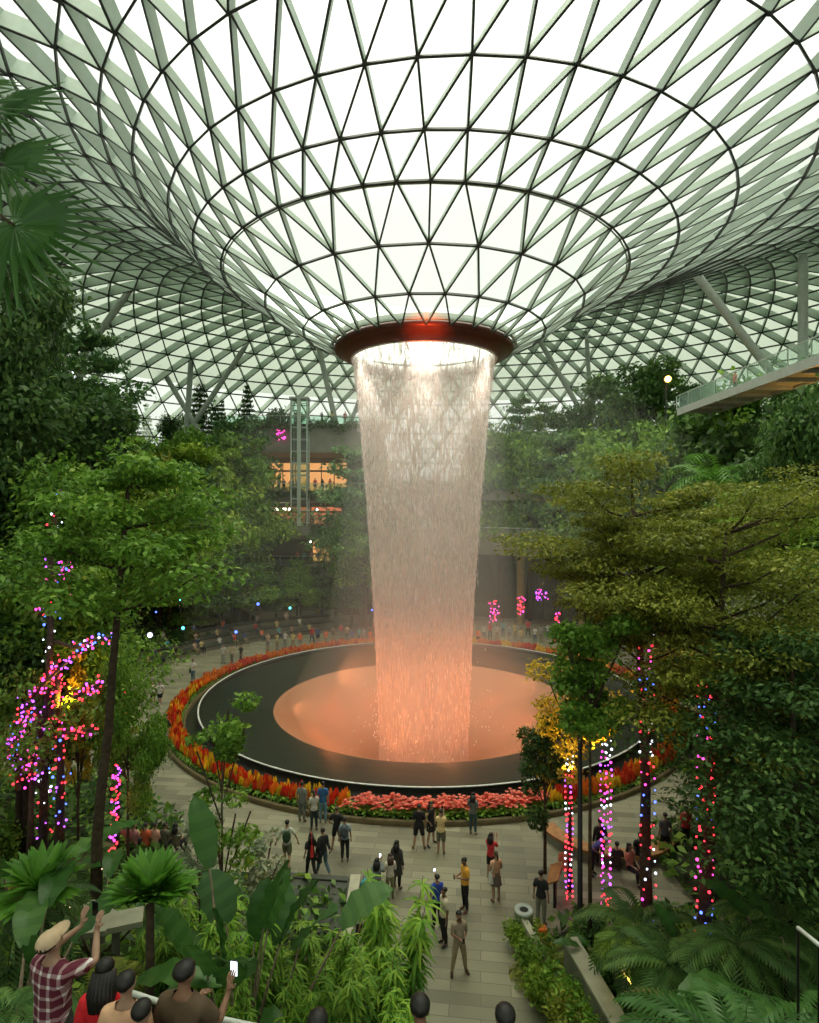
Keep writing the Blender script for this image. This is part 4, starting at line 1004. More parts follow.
# lit tree on the left: trunk with reaching branches that carry the bulbs
BULB={}
for k,c in dict(red=(1,.03,.05),pink=(1,.05,.45),violet=(.45,.08,1),blue=(.08,.15,1),white=(.8,.85,1),amber=(1,.45,.05),cyan=(.1,.8,.9)).items(): 
    BULB[k]=emis('bulb_'+k,c,4.0 if k!='white' else 3.0)
bm=MB(); bm.ball((0,0,0),1,6,4)
BM={}
for k,m in BULB.items(): BM[k]=bm.mesh('bulb_'+k,m,True)
wiremat=M['black']
def string(path,label,group,colors,n,rad,size=.030,z_jit=.0,turns=None,seed=0,loc=None,cat='string lights'):
    rnd=random.Random(seed); pts=[Vector(p) for p in path]; L=[0]
    for a,b in zip(pts,pts[1:]): L.append(L[-1]+(b-a).length)
    tot=L[-1]; base=pts[0].copy()
    t=thing('string_lights',label,cat,base,0,group)
    turns=turns or tot/.35; w=[]; pos=[]
    def at(s):
        s=min(max(s,0),tot*.9999)
        for i in range(len(pts)-1):
            if s<=L[i+1]: return pts[i].lerp(pts[i+1],(s-L[i])/(L[i+1]-L[i]+1e-9)),(pts[i+1]-pts[i]).normalized()
        return pts[-1],(pts[-1]-pts[-2]).normalized()
    M_=int(max(40,turns*9))
    for i in range(M_+1):
        p,d=at(tot*i/M_); u=d.orthogonal().normalized(); v=d.cross(u); a=2*PI*turns*i/M_; w.append(p-base+(u*math.cos(a)+v*math.sin(a))*rad)
    mb=MB(); mb.tube(w,.006,3,0,False); obj('wire',mb.mesh('wire',wiremat),t)
    for i in range(n):
        f=(i+.5)/n; p,d=at(tot*f); u=d.orthogonal().normalized(); v=d.cross(u); a=2*PI*turns*f
        q=p-base+(u*math.cos(a)+v*math.sin(a))*(rad+.02)+Vector((rnd.gauss(0,1),rnd.gauss(0,1),rnd.gauss(0,1)))*z_jit
        c=colors[int(f*len(colors)*2.9+rnd.random()*1.2)%len(colors)]; b=obj('bulb',BM[c],t,q); sz=size*rnd.uniform(.7,1.35); b.scale=(sz,sz,sz)
    return t
GL='bulb strings wound on the right trunks'
def trunkpath(px,Y,y0,y1,dx=0): return [PD(px,y0,Y),PD(px+dx*.5,(y0+y1)/2,Y),PD(px+dx,y1,Y)]
string(trunkpath(569,19.7,900,755),'red and white bulb string on the thin trunk left of the lamp post',GL,['red','red','violet','red','white'],80,.10,.032,.0,26,1)
string(trunkpath(606,19.3,905,740),'pink and violet bulb string on the trunk right of the lamp post',GL,['pink','red','violet','pink','white'],95,.14,.034,.02,24,2)
string(trunkpath(649,17.75,965,610,-3),'longest bulb string, on the dark trunk of the tallest right tree',GL,['red','red','blue','pink','red','white'],98,.19,.032,.0,34,3)
string(trunkpath(703,15.85,985,680,4),'bulb string on the thickest right-hand trunk above the fern fronds',GL,['red','pink','red','blue','red'],98,.2,.032,.0,30,4)
mb=MB()
t=thing('light_wrapped_tree','leafless dark tree at the left whose branches are wound with pink and blue bulbs','tree',PD(42,860,18)*1.0)
b0=t.location.copy()
LT=[([(42,900),(44,780),(48,700),(50,640),(52,590),(50,545),(60,490)],18,.16,['blue','pink','violet','red','white'],95,'bulb string up the main trunk of the left lit tree'),
    ([(18,790),(17,745),(24,705),(46,682),(72,657),(92,643)],17.5,.09,['pink','red','violet','violet','red','pink'],98,'brightest pink bulb string, on the long left branch rising to the right'),
    ([(54,735),(58,690),(56,660)],17.6,.1,['red','pink','red'],60,'red bulb string on the short forked branch of the left lit tree'),
    ([(14,760),(16,730),(24,722),(38,710)],17.2,.08,['violet','pink','blue','red'],60,'violet bulb string low on the far left branch'),
    ([(32,780),(34,748)],17.4,.08,['violet','pink','red'],32,'short violet bulb string hanging left of the brown trunks'),
    ([(75,697),(88,690),(102,683)],17.0,.07,['pink','red','violet'],36,'pink bulb string on the branch beside the bare leaning trunk'),
    ([(40,615),(55,595),(66,592),(80,582)],17.8,.07,['red','pink','violet','red'],44,'red bulb string arching across the upper branch of the left lit tree'),
    ([(58,590),(62,575),(68,562)],17.8,.06,['pink','blue','pink'],26,'pink and blue bulb string at the tip of the left lit tree'),
    ([(60,735),(60,780),(58,830)],17.5,.1,['red','blue','red','violet'],40,'bulb string down the second brown trunk at the left'),
    ([(62,733),(78,733),(94,728)],17.2,.06,['red','pink','red'],30,'red bulb string low beside the bare leaning trunk'),
    ([(75,648),(92,640),(120,636)],17.4,.07,['violet','red','blue','white'],32,'scattered violet bulb string over the yellow-lit leaves')]
for i,(pp,Y,rad,cols,n,lab) in enumerate(LT):
    path=[PD(x,y,Y+.25*math.sin(x*.3+k)) for k,(x,y) in enumerate(pp)]
    if i==0: path[0].z=TZ(path[0].x,path[0].y); 
    mb.tube([p-b0 for p in path],[max(.02,rad*(.85-.08*k)) for k in range(len(path))],7)
    string(path,lab,'bulb strings on the left lit tree',cols,n,rad*1.05,.032,.06 if rad<.12 else .03,None,20+i)
# connect branches back to the main trunk
for a,b in (((48,700),(46,682)),((48,700),(54,735)),((44,780),(38,710)),((50,640),(75,648)),((50,600),(55,595)),((48,700),(75,697)),((46,735),(62,733)),((44,790),(32,780))):
    mb.tube([PD(*a,18)-b0,PD(*b,17.5)-b0],[.07,.05],6)
mb.tube([PD(60,900,18)-b0,PD(61,780,17.6)-b0,PD(60,700,17.6)-b0],[.12,.10,.05],7)
mb.tube([PD(28,890,18)-b0,PD(32,780,17.6)-b0],[.10,.07],7)
obj('trunk',mb.mesh('trunk',M['bark'],True),t)
GF='hanging bulb strings in the garden'
string([PD(113,855,17),PD(115,800,17),PD(118,765,17)],'vivid red bulb string on a stake behind the fan palm',GF,['red','red','pink','violet'],70,.07,.03,.02,None,41)
string([PD(122,735,20),PD(123,710,20),PD(123,690,20)],'pink bulb string hanging among yellow-lit leaves at the left',GF,['pink','red'],26,.07,.034,.02,None,42)
string([PD(494,622,54),PD(494,600,54)],'magenta bulb cluster nearest the waterfall at the right',GF,['pink','red'],34,.25,.055,.12,None,43)
string([PD(521,615,54),PD(521,597,54)],'magenta bulb cluster second from the waterfall',GF,['red','pink'],30,.22,.055,.12,None,44)
string([PD(540,600,54),PD(541,590,54)],'violet bulb cluster third from the waterfall',GF,['violet','pink'],26,.35,.055,.15,None,45)
string([PD(557,640,44),PD(557,612,44)],'red bulb string hanging left of the dark glossy crown',GF,['red','pink'],26,.12,.06,.08,None,46)
string([PD(618,620,40),PD(618,604,40)],'magenta bulb cluster between the dark crown and the tall trunk',GF,['pink','violet'],36,.3,.06,.12,None,47)
string([PD(283,440,76),PD(281,430,76)],'magenta bulb cluster on the balcony left of the lift shaft',GF,['pink'],26,.5,.08,.3,None,48)
string([PD(75,395,58),PD(76,372,58)],'red bulb string inside the tall tree on the left skyline',GF,['red','white'],18,.3,.09,.1,None,49)
string([PD(122,415,66),PD(122,400,66)],'pink bulb string below the left skyline conifers',GF,['pink','red'],18,.3,.09,.15,None,50)

# ------------------------------------------------------------------ uplights and star lights
def star(px,py,Y,col,s,label,group='bright garden spotlights'):
    p=PD(px,py,Y); s*=.62; t=thing('garden_spotlight',label,'light',p,0,group)
    mb=MB(); mb.ball((0,0,0),s,8,6); obj('lens',mb.mesh('lens',BULB[col],True),t)
    mb=MB(); mb.tube([(0,.02,0),(0,.02+s*2.2,0)],[s*1.15,s*.8],8); mb.tube([(0,s*1.5,0),(0,s*1.5,-min(1.2,p.z-TZ(p.x,p.y)+.02))],.03,5); obj('housing',mb.mesh('housing',M['black']),t)
for a in [(255,461,66,'blue',.28,'blue spotlight in the trees left of the lit shops'),(71,437,56,'blue',.2,'blue spotlight high in the left trees'),(150,635,42,'white',.3,'large white-blue spotlight above the left seating steps'),(186,487,52,'blue',.18,'small blue spotlight in the middle of the left trees'),(156,612,40,'blue',.1,'tiny blue spotlight above the large white one'),(416,599,58,'white',.22,'white star-like spotlight behind the water'),(183,628,46,'cyan',.2,'cyan spotlight behind the seated row'),(236,632,52,'blue',.22,'blue spotlight right of the cyan one behind the seats'),(258,604,56,'blue',.22,'blue spotlight under the tree left of the path'),(290,608,60,'cyan',.2,'cyan spotlight under the tree right of the path'),(362,585,66,'blue',.15,'small blue spotlight left of the waterfall'),(352,490,74,'blue',.2,'blue spotlight beside the lit shops'),(372,610,64,'blue',.16,'lowest blue spotlight beside the waterfall edge'),(180,600,46,'cyan',.08,'tiny cyan spotlight in the left trees')]: star(*a)
def wash(px,py,Y,c,r,col,e,label,dz=-1.5):
    p=PD(px,py,Y); q=p+Vector((0,-.6,dz)); 
    light('SPOT','wash_light',q,col,e,.15,p+Vector((0,.4,1.2)),100,.8)
for a in [(565,720,20,0,0,(1,.62,.08),420,''),(592,705,20,0,0,(1,.62,.08),420,''),(75,655,18,0,0,(1,.55,.06),420,''),(118,690,20,0,0,(1,.7,.1),160,''),(45,880,16,0,0,(1,.45,.12),160,''),(25,850,16,0,0,(1,.4,.12),120,''),(640,700,19,0,0,(1,.6,.15),140,''),(695,700,20,0,0,(1,.65,.25),160,''),(300,905,12,0,0,(1,.5,.15),110,''),(600,885,19,0,0,(1,.35,.08),120,''),(620,915,14.5,0,0,(1,.7,.15),120,'')]: wash(*a[:6],a[6],a[7])
# leaf sprays on the left, amber uplight put into their colour
r=uniq(78,18.6,628,round_tree(71,3.6,.5,G['yellow'],900,.16,clear=.3,r0=.05),3.6,'yellow-lit leafy shrub tree behind the left pink branches',basez=PD(78,700,18.6).z)
# re-seat the shrub on the ground
r.location.z=TZ(r.location.x,r.location.y)-.05; hgt=PD(78,628,18.6).z-r.location.z; r.scale=(1,1,hgt/3.6)
uniq(118,20.6,668,round_tree(72,5,.45,G['yellow'],700,.16,clear=.45,r0=.05),5,'yellow-lit small tree right of the bare leaning trunk')
# amber wall lamps on the right
for (px,py,Y,s,lab) in ((812,420,36,.34,'bright amber floodlight at the right edge below the sky bridge'),(668,379,58,.3,'small amber lamp among the right skyline trees')):
    p=PD(px,py,Y); t=thing('flood_lamp',lab,'lamp',p); mb=MB(); mb.ball((0,0,0),s,10,8); obj('lens',mb.mesh('lens',M['lamp_amber'],True),t)
    mb=MB(); mb.tube([(0,s*.6,0),(0,s*2,0)],[s*1.2,s*.7],10); mb.tube([(0,s*1.6,0),(0,s*1.6,-(p.z-TZ(p.x,p.y)))],.07,6); obj('lamp_post',mb.mesh('lamp_post',M['black']),t)
    light('POINT','flood_glow',p+Vector((0,-.6,0)),(1,.45,.1),90,.3)
# slim black lamp post
x,Y=(580-CX)/F*18.4,18.4; t=thing('lamp_post','tall slim black lamp post standing beside the golden-lit tree','lamp',(x,Y,0)); top=PD(580,668,Y).z
mb=MB(); mb.tube([(0,0,0),(0,0,.4),(0,0,.45),(0,0,top)],[.13,.13,.085,.06],12); obj('pole',mb.mesh('pole',M['black'],True),t)
mb=MB(); mb.tube([(0,0,top),(0,0,top+.15)],[.09,.12],12); mb.box((0,-.12,top+.02),(.16,.3,.1)); obj('lamp_head',mb.mesh('lamp_head',M['black']),t)

# ------------------------------------------------------------------ ring bed flowers
def plume_mesh(m,seed,h=.62,n=70):
    rnd=random.Random(seed); f=MB(); g=MB()
    for j in range(7):
        a=rnd.uniform(0,6.28); r=rnd.uniform(0,.13); hx=h*rnd.uniform(.7,1.05); cx,cy=r*math.cos(a),r*math.sin(a); f.lathe([(.012,hx*.42),(.055,hx*.52),(.05,hx*.75),(.012,hx)],6,(cx,cy)); 
        for k in range(14):
            z=hx*rnd.uniform(.45,.98); aa=rnd.uniform(0,6.28); w=.075*(1.25-z/hx); d=Vector((math.cos(aa),math.sin(aa),.9)); p=Vector((cx,cy,z)); s=Vector((-math.sin(aa),math.cos(aa),0))*.02
            f.add([p-s,p+s,p+d*w],[(0,1,2)],0,rnd.random())
    for k in range(26):
        a=rnd.uniform(0,6.28); blade(g,(0,0,.02+rnd.uniform(0,.2)),(math.cos(a),math.sin(a),.9),rnd.uniform(.2,.34),.07,1.2,3,r=rnd.random())
    return f.mesh('flower_plumes',m,False,True),g.mesh('leaves',G['mid'],False,True)
def begonia_mesh(m,seed):
    rnd=random.Random(seed); f=MB(); g=MB()
    for j in range(16):
        a=rnd.uniform(0,6.28); r=rnd.uniform(0,.24)**.9; c=Vector((r*math.cos(a),r*math.sin(a),.3+rnd.uniform(0,.14)))
        for k in range(5):
            b=2*PI*k/5; d=Vector((math.cos(b),math.sin(b),.25))*.07; s=Vector((-math.sin(b),math.cos(b),0))*.035
            f.add([c,c+d*.6-s,c+d,c+d*.6+s],[(0,1,2,3)],0,rnd.random())
    for k in range(34):
        a=rnd.uniform(0,6.28); blade(g,(rnd.uniform(-.12,.12),rnd.uniform(-.12,.12),.05+rnd.uniform(0,.15)),(math.cos(a),math.sin(a),.8),rnd.uniform(.14,.24),.09,1.0,3,r=rnd.random())
    return f.mesh('blossoms',m,False,True),g.mesh('leaves',G['mid'],False,True)
FLW={'red':plume_mesh(G['f_red'],1),'orange':plume_mesh(G['f_orange'],2),'yellow':plume_mesh(G['f_yellow'],3),'coral':begonia_mesh(G['f_pink'],4)}
FLAB={'red':'red plume flower plant in the ring bed round the pool','orange':'orange plume flower plant in the ring bed round the pool','yellow':'yellow plume flower plant in the ring bed round the pool','coral':'coral-red low blossom plant in the near part of the ring bed'}
def bedcolor(a,r):
    d=math.degrees(abs((a+PI/2+PI)%(2*PI)-PI)); left=math.cos(a)<0
    if d<13 or (d<19 and left is False and d<17): return 'coral'
    if d<45 or not left: return ['red','yellow','orange','yellow','red','orange'][int((d*1.05))%6] if left else ['orange','yellow','red'][int(d/4)%3]
    if d<95: return random.choice(['orange','red','orange','yellow','red'])
    return random.choice(['orange','orange','red'])
def build_flowers():
    random.seed(9); cand=[]
    for ri,r in enumerate((15.95,16.25,16.55)):
        n=int(2*PI*r/.34)
        for k in range(n):
            a=2*PI*k/n+random.uniform(-.008,.008); x,y=AX+r*math.cos(a),AY-.45+r*math.sin(a); px=CX+F*x/y
            vis=1/y*(1 if 0<px<560 else .3); cand.append((vis,a,x,y,r))
    cand.sort(reverse=True)
    stuffc=MB(); cols={'red':G['f_red'],'orange':G['f_orange'],'yellow':G['f_yellow'],'coral':G['f_pink']}
    # individual plants: largest in view, spread over the visible kinds
    for i,(v,a,x,y,r) in enumerate(cand[:300]):
        c=bedcolor(a,r); t=thing('bedding_plant',FLAB[c],'flower',(x,y,.18),random.uniform(0,6.28),c+' plants of the ring flower bed'); s=random.uniform(.85,1.2)*(1.1 if c!='coral' else 1.25); t.scale=(s,s,s)
        obj('blossoms' if c=='coral' else 'flower_plumes',FLW[c][0],t); obj('leaves',FLW[c][1],t)
    order=list(cols); mb=MB()
    for (v,a,x,y,r) in cand[300:]:
        c=bedcolor(a,r); mi=order.index(c); s=random.uniform(.85,1.25)
        for j in range(6):
            ox,oy=random.uniform(-.2,.2),random.uniform(-.2,.2); hx=random.uniform(.45,.7)*s
            n=6; base=len(mb.v)
            for (rr,zz) in ((.01,.2+hx*.3),(.07,.2+hx*.5),(.055,.2+hx*.8),(.008,.2+hx)):
                for q in range(n): mb.v.append((x+ox+rr*math.cos(q*PI/3),y+oy+rr*math.sin(q*PI/3),zz))
            for e in range(3):
                for q in range(n): mb.f.append((base+e*n+q,base+e*n+(q+1)%n,base+(e+1)*n+(q+1)%n,base+(e+1)*n+q)); mb.m.append(mi); mb.r.append(random.random())
        for j in range(9):
            an=random.uniform(0,6.28); blade(mb,(x+random.uniform(-.15,.15),y+random.uniform(-.15,.15),.22),(math.cos(an),math.sin(an),.9),.34,.1,1.1,2,r=random.random(),mi=4)
    o=obj('bedding_flowers',mb.mesh('bedding_flowers',[cols[k] for k in order]+[G['mid']],False,True)); tag(o,'dense orange, red and yellow flowers filling the rest of the ring bed','flowers',kind='stuff')
build_flowers()

# ------------------------------------------------------------------ ground cover (uncountable)
def groundcover():
    rng=np.random.default_rng(77); C=[];S=[]
    n=0
    while n<52000:
        x=rng.uniform(-60,60); y=rng.uniform(3,95)
        if abs(x)>y*.8+3: continue
        if rng.random()>min(1,(18/y)**1.1): continue
        z=terrain(x,y)
        if z<.05: continue
        C.append((x,y,z+rng.uniform(.05,.55))); S.append(.16+.0075*y); n+=1
    C=np.array(C); S=np.array(S)*rng.uniform(.7,1.6,n); Nn=rng.normal(size=(n,3))*.5+np.array([0,0,.8]); Nn/=np.linalg.norm(Nn,axis=1,keepdims=True); D=rng.normal(size=(n,3))
    v=leafset(C,Nn,D,S,S*.5,None); me=bpy.data.meshes.new('ground_cover'); me.vertices.add(4*n); me.vertices.foreach_set('co',v.ravel()); me.loops.add(4*n); me.loops.foreach_set('vertex_index',np.arange(4*n)); me.polygons.add(n); me.polygons.foreach_set('loop_start',np.arange(n)*4)
    me.materials.append(G['dark']); me.materials.append(G['mid']); me.polygons.foreach_set('material_index',(rng.random(n)<.45).astype(int))
    at=me.attributes.new('rnd','FLOAT','FACE'); at.data.foreach_set('value',rng.random(n)); me.update(calc_edges=True)
    o=obj('ground_cover',me); tag(o,'low leafy ground cover over all the garden slopes','ground cover',kind='stuff')
groundcover()

# ------------------------------------------------------------------ foreground plants
def bamboo(seed,h,n=17,spread=.75):
    rnd=random.Random(seed); random.seed(seed); c=MB(); g=MB()
    for k in range(n):
        a=rnd.uniform(0,6.28); r=rnd.uniform(0,spread*.35); hh=h*rnd.uniform(.7,1); e=Vector((math.cos(a)*spread*rnd.uniform(.3,1),math.sin(a)*spread*rnd.uniform(.3,1),hh)); b=Vector((math.cos(a)*r,math.sin(a)*r,0)); c.tube([b,b.lerp(e,.5)-Vector((e.x,e.y,0))*.2,e],[.022,.016,.006],5)
        for q in range(9):
            t=.3+.7*(q+.5)/9; p=b.lerp(e,t)-Vector((e.x,e.y,0))*(.2*4*t*(1-t)*.5)
            m=9; a1=rnd.uniform(0,6.28)
            for j in range(m):
                aa=a1+2*PI*j/m*.8+rnd.uniform(-.2,.2); blade(g,p,(math.cos(aa),math.sin(aa),rnd.uniform(-.1,.75)),rnd.uniform(.26,.46),.058,1.3,3,r=rnd.uniform(.1,.6)+.4*(t>.8))
    return c.mesh('canes',M['bark_pale'],True),g.mesh('leaves',G['bamboo'],False,True)
def plant(name,parts,px,Y,label,cat,group=None,s=1.0,rz=None,z=None,x=None):
    X=(px-CX)/F*Y if x is None else x; t=thing(name,label,cat,(X,Y,(TZ(X,Y) if z is None else z)-.03),random.uniform(0,6) if rz is None else rz,group); t.scale=(s,s,s)
    for n_,me in parts: obj(n_,me,t)
    return t
BB=[bamboo(81,4.0),bamboo(82,4.0),bamboo(83,4.0)]
BG='bamboo-like clumps at the bottom of the view'
for i,(px,Y,topy,lab) in enumerate([(165,10.5,905,'leftmost bright bamboo clump, beside the fan palm'),(205,11.2,885,'bamboo clump under the big dark paddle leaves'),(245,10.6,890,'bamboo clump in front of the elephant-ear leaf'),(285,11.0,925,'bamboo clump left of the amber-lit wall sliver'),(335,12.4,930,'bamboo clump in front of the dark planter box'),(395,13.0,872,'tallest bamboo clump, by the paving at the bottom centre'),(375,11.0,935,'bamboo clump below the tallest one at the bottom centre'),(300,9.0,975,'low bright bamboo clump at the bottom edge left of centre'),(345,9.2,960,'low bright bamboo clump at the bottom edge below the dark planter'),(400,9.6,985,'bamboo clump at the bottom edge right beside the paving'),(235,8.6,985,'bamboo clump at the bottom edge beside the brown-shirted person'),(215,9.4,930,'dark bamboo clump behind the brown-shirted person')]):
    X=(px-CX)/F*Y; z0=TZ(X,Y); h=EYE+(CY-topy)/F*Y-z0; b=BB[i%3]; plant('bamboo_clump',[('canes',b[0]),('leaves',b[1])],px,Y,lab,'bamboo',BG,max(.25,h/4.0))
def fanpalm(seed,h,R,n=13,tilt=.8):
    random.seed(seed); c=MB(); g=MB(); c.tube([(0,0,0),(0,0,h)],[.11,.08],8)
    for k in range(n):
        a=2*PI*k/n+random.uniform(-.2,.2); el=random.uniform(.15,1.25); d=Vector((math.cos(a)*math.cos(el),math.sin(a)*math.cos(el),math.sin(el))); st=Vector((0,0,h)); e=st+d*R*random.uniform(.6,.9); c.tube([st,e],[.018,.012],4)
        nn=Vector((-math.cos(a)*math.sin(el)*tilt,-math.sin(a)*math.sin(el)*tilt,math.cos(el)+.35)); fanleaf(g,e,nn,d+Vector((0,0,-.25)),R*random.uniform(.85,1.1),24,r=random.uniform(.3,.7))
    return c.mesh('stem',M['bark'],True),g.mesh('fan_leaves',G['palm'],False,True)
def licuala(seed,h,R,n=11):
    random.seed(seed); c=MB(); g=MB(); c.tube([(0,0,0),(0,0,h)],[.08,.06],8)
    for k in range(n):
        a=2*PI*k/n+random.uniform(-.2,.2); el=random.uniform(.35,1.35); d=Vector((math.cos(a)*math.cos(el),math.sin(a)*math.cos(el),math.sin(el)))
        for j in range(9):
            b=(j-4)*.17; s=d.cross(Vector((0,0,1))).normalized(); dd=(d*math.cos(b)+s*math.sin(b)); blade(g,Vector((0,0,h))+d*R*.15,dd,R*(.85-abs(b)*.25),.20*R,.55,5,r=random.uniform(.25,.75))
    return c.mesh('stem',M['bark'],True),g.mesh('leaf_blades',G['palm'],False,True)
def plz(px,py,Y): 
    X=(px-CX)/F*Y; return PD(px,py,Y).z-TZ(X,Y)
a=licuala(91,plz(42,896,10.5),.95,13); plant('fan_palm',[('stem',a[0]),('leaf_blades',a[1])],42,10.5,'broad-bladed palm behind the person in the checked shirt','palm')
a=licuala(92,plz(152,903,9.0),.85,14); plant('fan_palm',[('stem',a[0]),('leaf_blades',a[1])],150,9.0,'broad-bladed palm with raised ribbed leaves left of the paddle leaves','palm')
random.seed(93)
def cornerpalm():
    Y0=4.3; top=PD(-80,190,Y0); bx,by=top.x,top.y; zb=TZ(bx,by); t=thing('fan_palm','fan palm reaching in at the upper left corner','palm',(bx,by,zb)); b=t.location.copy()
    c=MB(); g=MB(); c.tube([(0,0,0),(.04,0,(top.z-zb)*.5),top-b],[.12,.10,.09],10)
    for (px,py,Y,R,dx,dz,ny) in [(14,225,4.1,.66,.85,-.5,-1),(5,262,4.2,.5,.5,-.9,-.9),(2,165,4.4,.55,1,.1,-.8),(0,110,4.6,.55,.9,.5,-.7),(-20,250,4.8,.6,.5,-.9,-.9),(-60,120,4.3,.6,.3,1,-.8),(-110,100,4.5,.6,-.4,1,-.6),(-160,200,4.3,.6,-1,.1,-.8),(-130,280,4.4,.6,-.7,-.8,-.7),(-40,90,5.0,.5,.6,.8,-.5),(-70,270,4.0,.55,.2,-1,-.9)]:
        e=PD(px,py,Y)-b; st=top-b; c.tube([st,st.lerp(e,.5)+Vector((0,0,.12)),e],[.02,.016,.01],5); fanleaf(g,e,(random.uniform(-.3,.1),ny,.45),(dx,0,dz),R,26,r=random.uniform(.3,.7),span=2*PI*.8)
    obj('trunk',c.mesh('trunk',M['bark'],True),t); obj('fan_leaves',g.mesh('fan_leaves',G['deep'],False,True),t)
cornerpalm()
def paddle(seed,h,R,n,w,mt='deep',dr=.8,elr=(.8,1.45)):
    random.seed(seed); c=MB(); g=MB()
    for k in range(n):
        a=2*PI*k/n+random.uniform(-.3,.3); el=random.uniform(*elr); d=Vector((math.cos(a)*math.cos(el),math.sin(a)*math.cos(el),math.sin(el))); e=d*h*random.uniform(.6,1); c.tube([(0,0,0),e*.5,e],[.04,.03,.015],6); bigleaf(g,e,d*.5+Vector((d.x,d.y,.35))*.5,R*random.uniform(.8,1.1),w*R,dr,8,random.uniform(.2,.8))
    return c.mesh('stalks',M['bark_pale'],True),g.mesh('paddle_leaves',G[mt],True,True)
a=paddle(101,plz(240,885,9.2),1.15,9,.40,'deep',.6,(1.15,1.5)); plant('paddle_leaf_plant',[('stalks',a[0]),('paddle_leaves',a[1])],236,9.2,'tall plant with upright dark paddle leaves in front of the plaza','plant',rz=2.2)
a=paddle(102,plz(270,905,9.8),1.1,6,.7,'blue',.9,(1.0,1.5)); plant('elephant_ear_plant',[('stalks',a[0]),('paddle_leaves',a[1])],256,9.9,'elephant-ear plant with a large pale grey-green leaf above the bamboo','plant',rz=3.6)
a=paddle(103,1.9,1.05,9,.40,'deep',1.0,(.4,1.3)); 
for i,(px,Y,s,lab) in enumerate([(185,9.6,.9,'dark paddle-leaf plant between the fan palm and bamboo'),(12,8.5,1.15,'dark paddle-leaf plant at the left edge behind the checked shirt'),(128,8.6,.8,'dark paddle-leaf plant under the ribbed palm'),(95,12.5,1.0,'dark paddle-leaf plant beside the stone benches at the left'),(20,14,1.3,'dark paddle-leaf plant at the foot of the left lit tree'),(815,12,1.2,'dark paddle-leaf plant at the right edge'),(690,13.5,.8,'dark paddle-leaf plant at the foot of the thickest wrapped trunk'),(612,15.6,.7,'dark paddle-leaf plant right of the retaining walls')]):
    plant('paddle_leaf_plant',[('stalks',a[0]),('paddle_leaves',a[1])],px,Y,lab,'plant','paddle-leaf plants in the near garden',s)
def fern(seed,h,L,n,mt,r0=.09,leaflet=.3):
    random.seed(seed); c=MB(); g=MB(); c.tube([(0,0,0),(0,0,h)],[r0,r0*.8],8)
    for k in range(n):
        a=2*PI*k/n+random.uniform(-.15,.15); el=random.uniform(.3,.9); frond(g,(0,0,h),(math.cos(a)*math.cos(el),math.sin(a)*math.cos(el),math.sin(el)),L*random.uniform(.8,1.1),L*leaflet,1.7,20,random.uniform(.3,.8),.032*L)
    return c.mesh('stem',M['bark'],True),g.mesh('fronds',G[mt],False,True)
f1=fern(111,1.6,1.5,14,'dark'); f2=fern(112,.4,1.3,13,'olive',.1,.34); f3=fern(113,.35,1.9,15,'deep',.12,.22)
for i,(f,px,Y,s,lab) in enumerate([(f1,640,14.4,1.1,'tree fern with yellow-green fronds right of the lamp post'),(f1,672,12.8,1.0,'tree fern with drooping fronds at the foot of the tall wrapped trunk'),(f2,545,16.5,.9,'small fern beside the litter bin'),(f2,640,12.0,.9,'small fern on the slope below the tree ferns'),(f3,742,7.6,.95,'large cycad with long narrow leaflets in the lower right corner'),(f3,800,8.6,1.0,'large cycad at the right edge by the pale rail'),(f3,695,9.2,.8,'cycad left of the largest one in the lower right'),(f2,660,9.8,1.0,'olive fern at the bottom between cycad and tree ferns'),(f2,650,9.4,.9,'olive fern at the bottom right of the stone wall'),(f1,735,12.5,1.0,'tree fern in the dark thicket above the cycads'),(f1,785,13.2,1.1,'tree fern at the right in front of the dark tree'),(f1,20,10.8,1.0,'tree fern at the left edge behind the broad-bladed palm'),(f2,100,10.0,.9,'small fern between the two broad-bladed palms'),(f1,60,16.0,1.0,'tree fern under the left lit tree'),(f1,8,6.8,.6,'low tree fern at the left edge beside the checked shirt')]):
    plant('fern',[('stem',f[0]),('fronds',f[1])],px,Y,lab,'fern','ferns and cycads of the near garden',s)
def shrub(seed,mt,R=.8,n=1500,leaf=.12):
    rng=np.random.default_rng(seed); rnd=random.Random(seed); c=MB(); cl=[]
    for k in range(9):
        a=rnd.uniform(0,6.28); r=rnd.uniform(0,R*.6); p=Vector((r*math.cos(a),r*math.sin(a),R*rnd.uniform(.4,1.0))); c.tube([(0,0,0),p],[.02,.008],4); cl.append((*p,R*.45,R*.45,R*.38,1))
    return c.mesh('stems',M['bark'],True),foliage_mesh('leaves',cl,n,leaf,G[mt],rng,.4)
S1=shrub(121,'mid'); S2=shrub(122,'bright'); S3=shrub(123,'dark'); S4=shrub(124,'olive')
random.seed(5)
SH=[(S2,2.95+.0,17.6,.9),(S1,3.15,16.6,1.0),(S2,3.1,15.6,1.1),(S1,3.5,15.0,1.1),(S4,3.3,14.2,1.1),(S1,3.7,13.6,1.1),(S2,3.9,14.6,.9),(S4,3.5,12.8,1.0),(S3,4.7,16.6,1.1),(S1,4.9,15.3,1.0),(S3,5.3,14.2,1.1),(S4,5.1,13.2,1.0)]
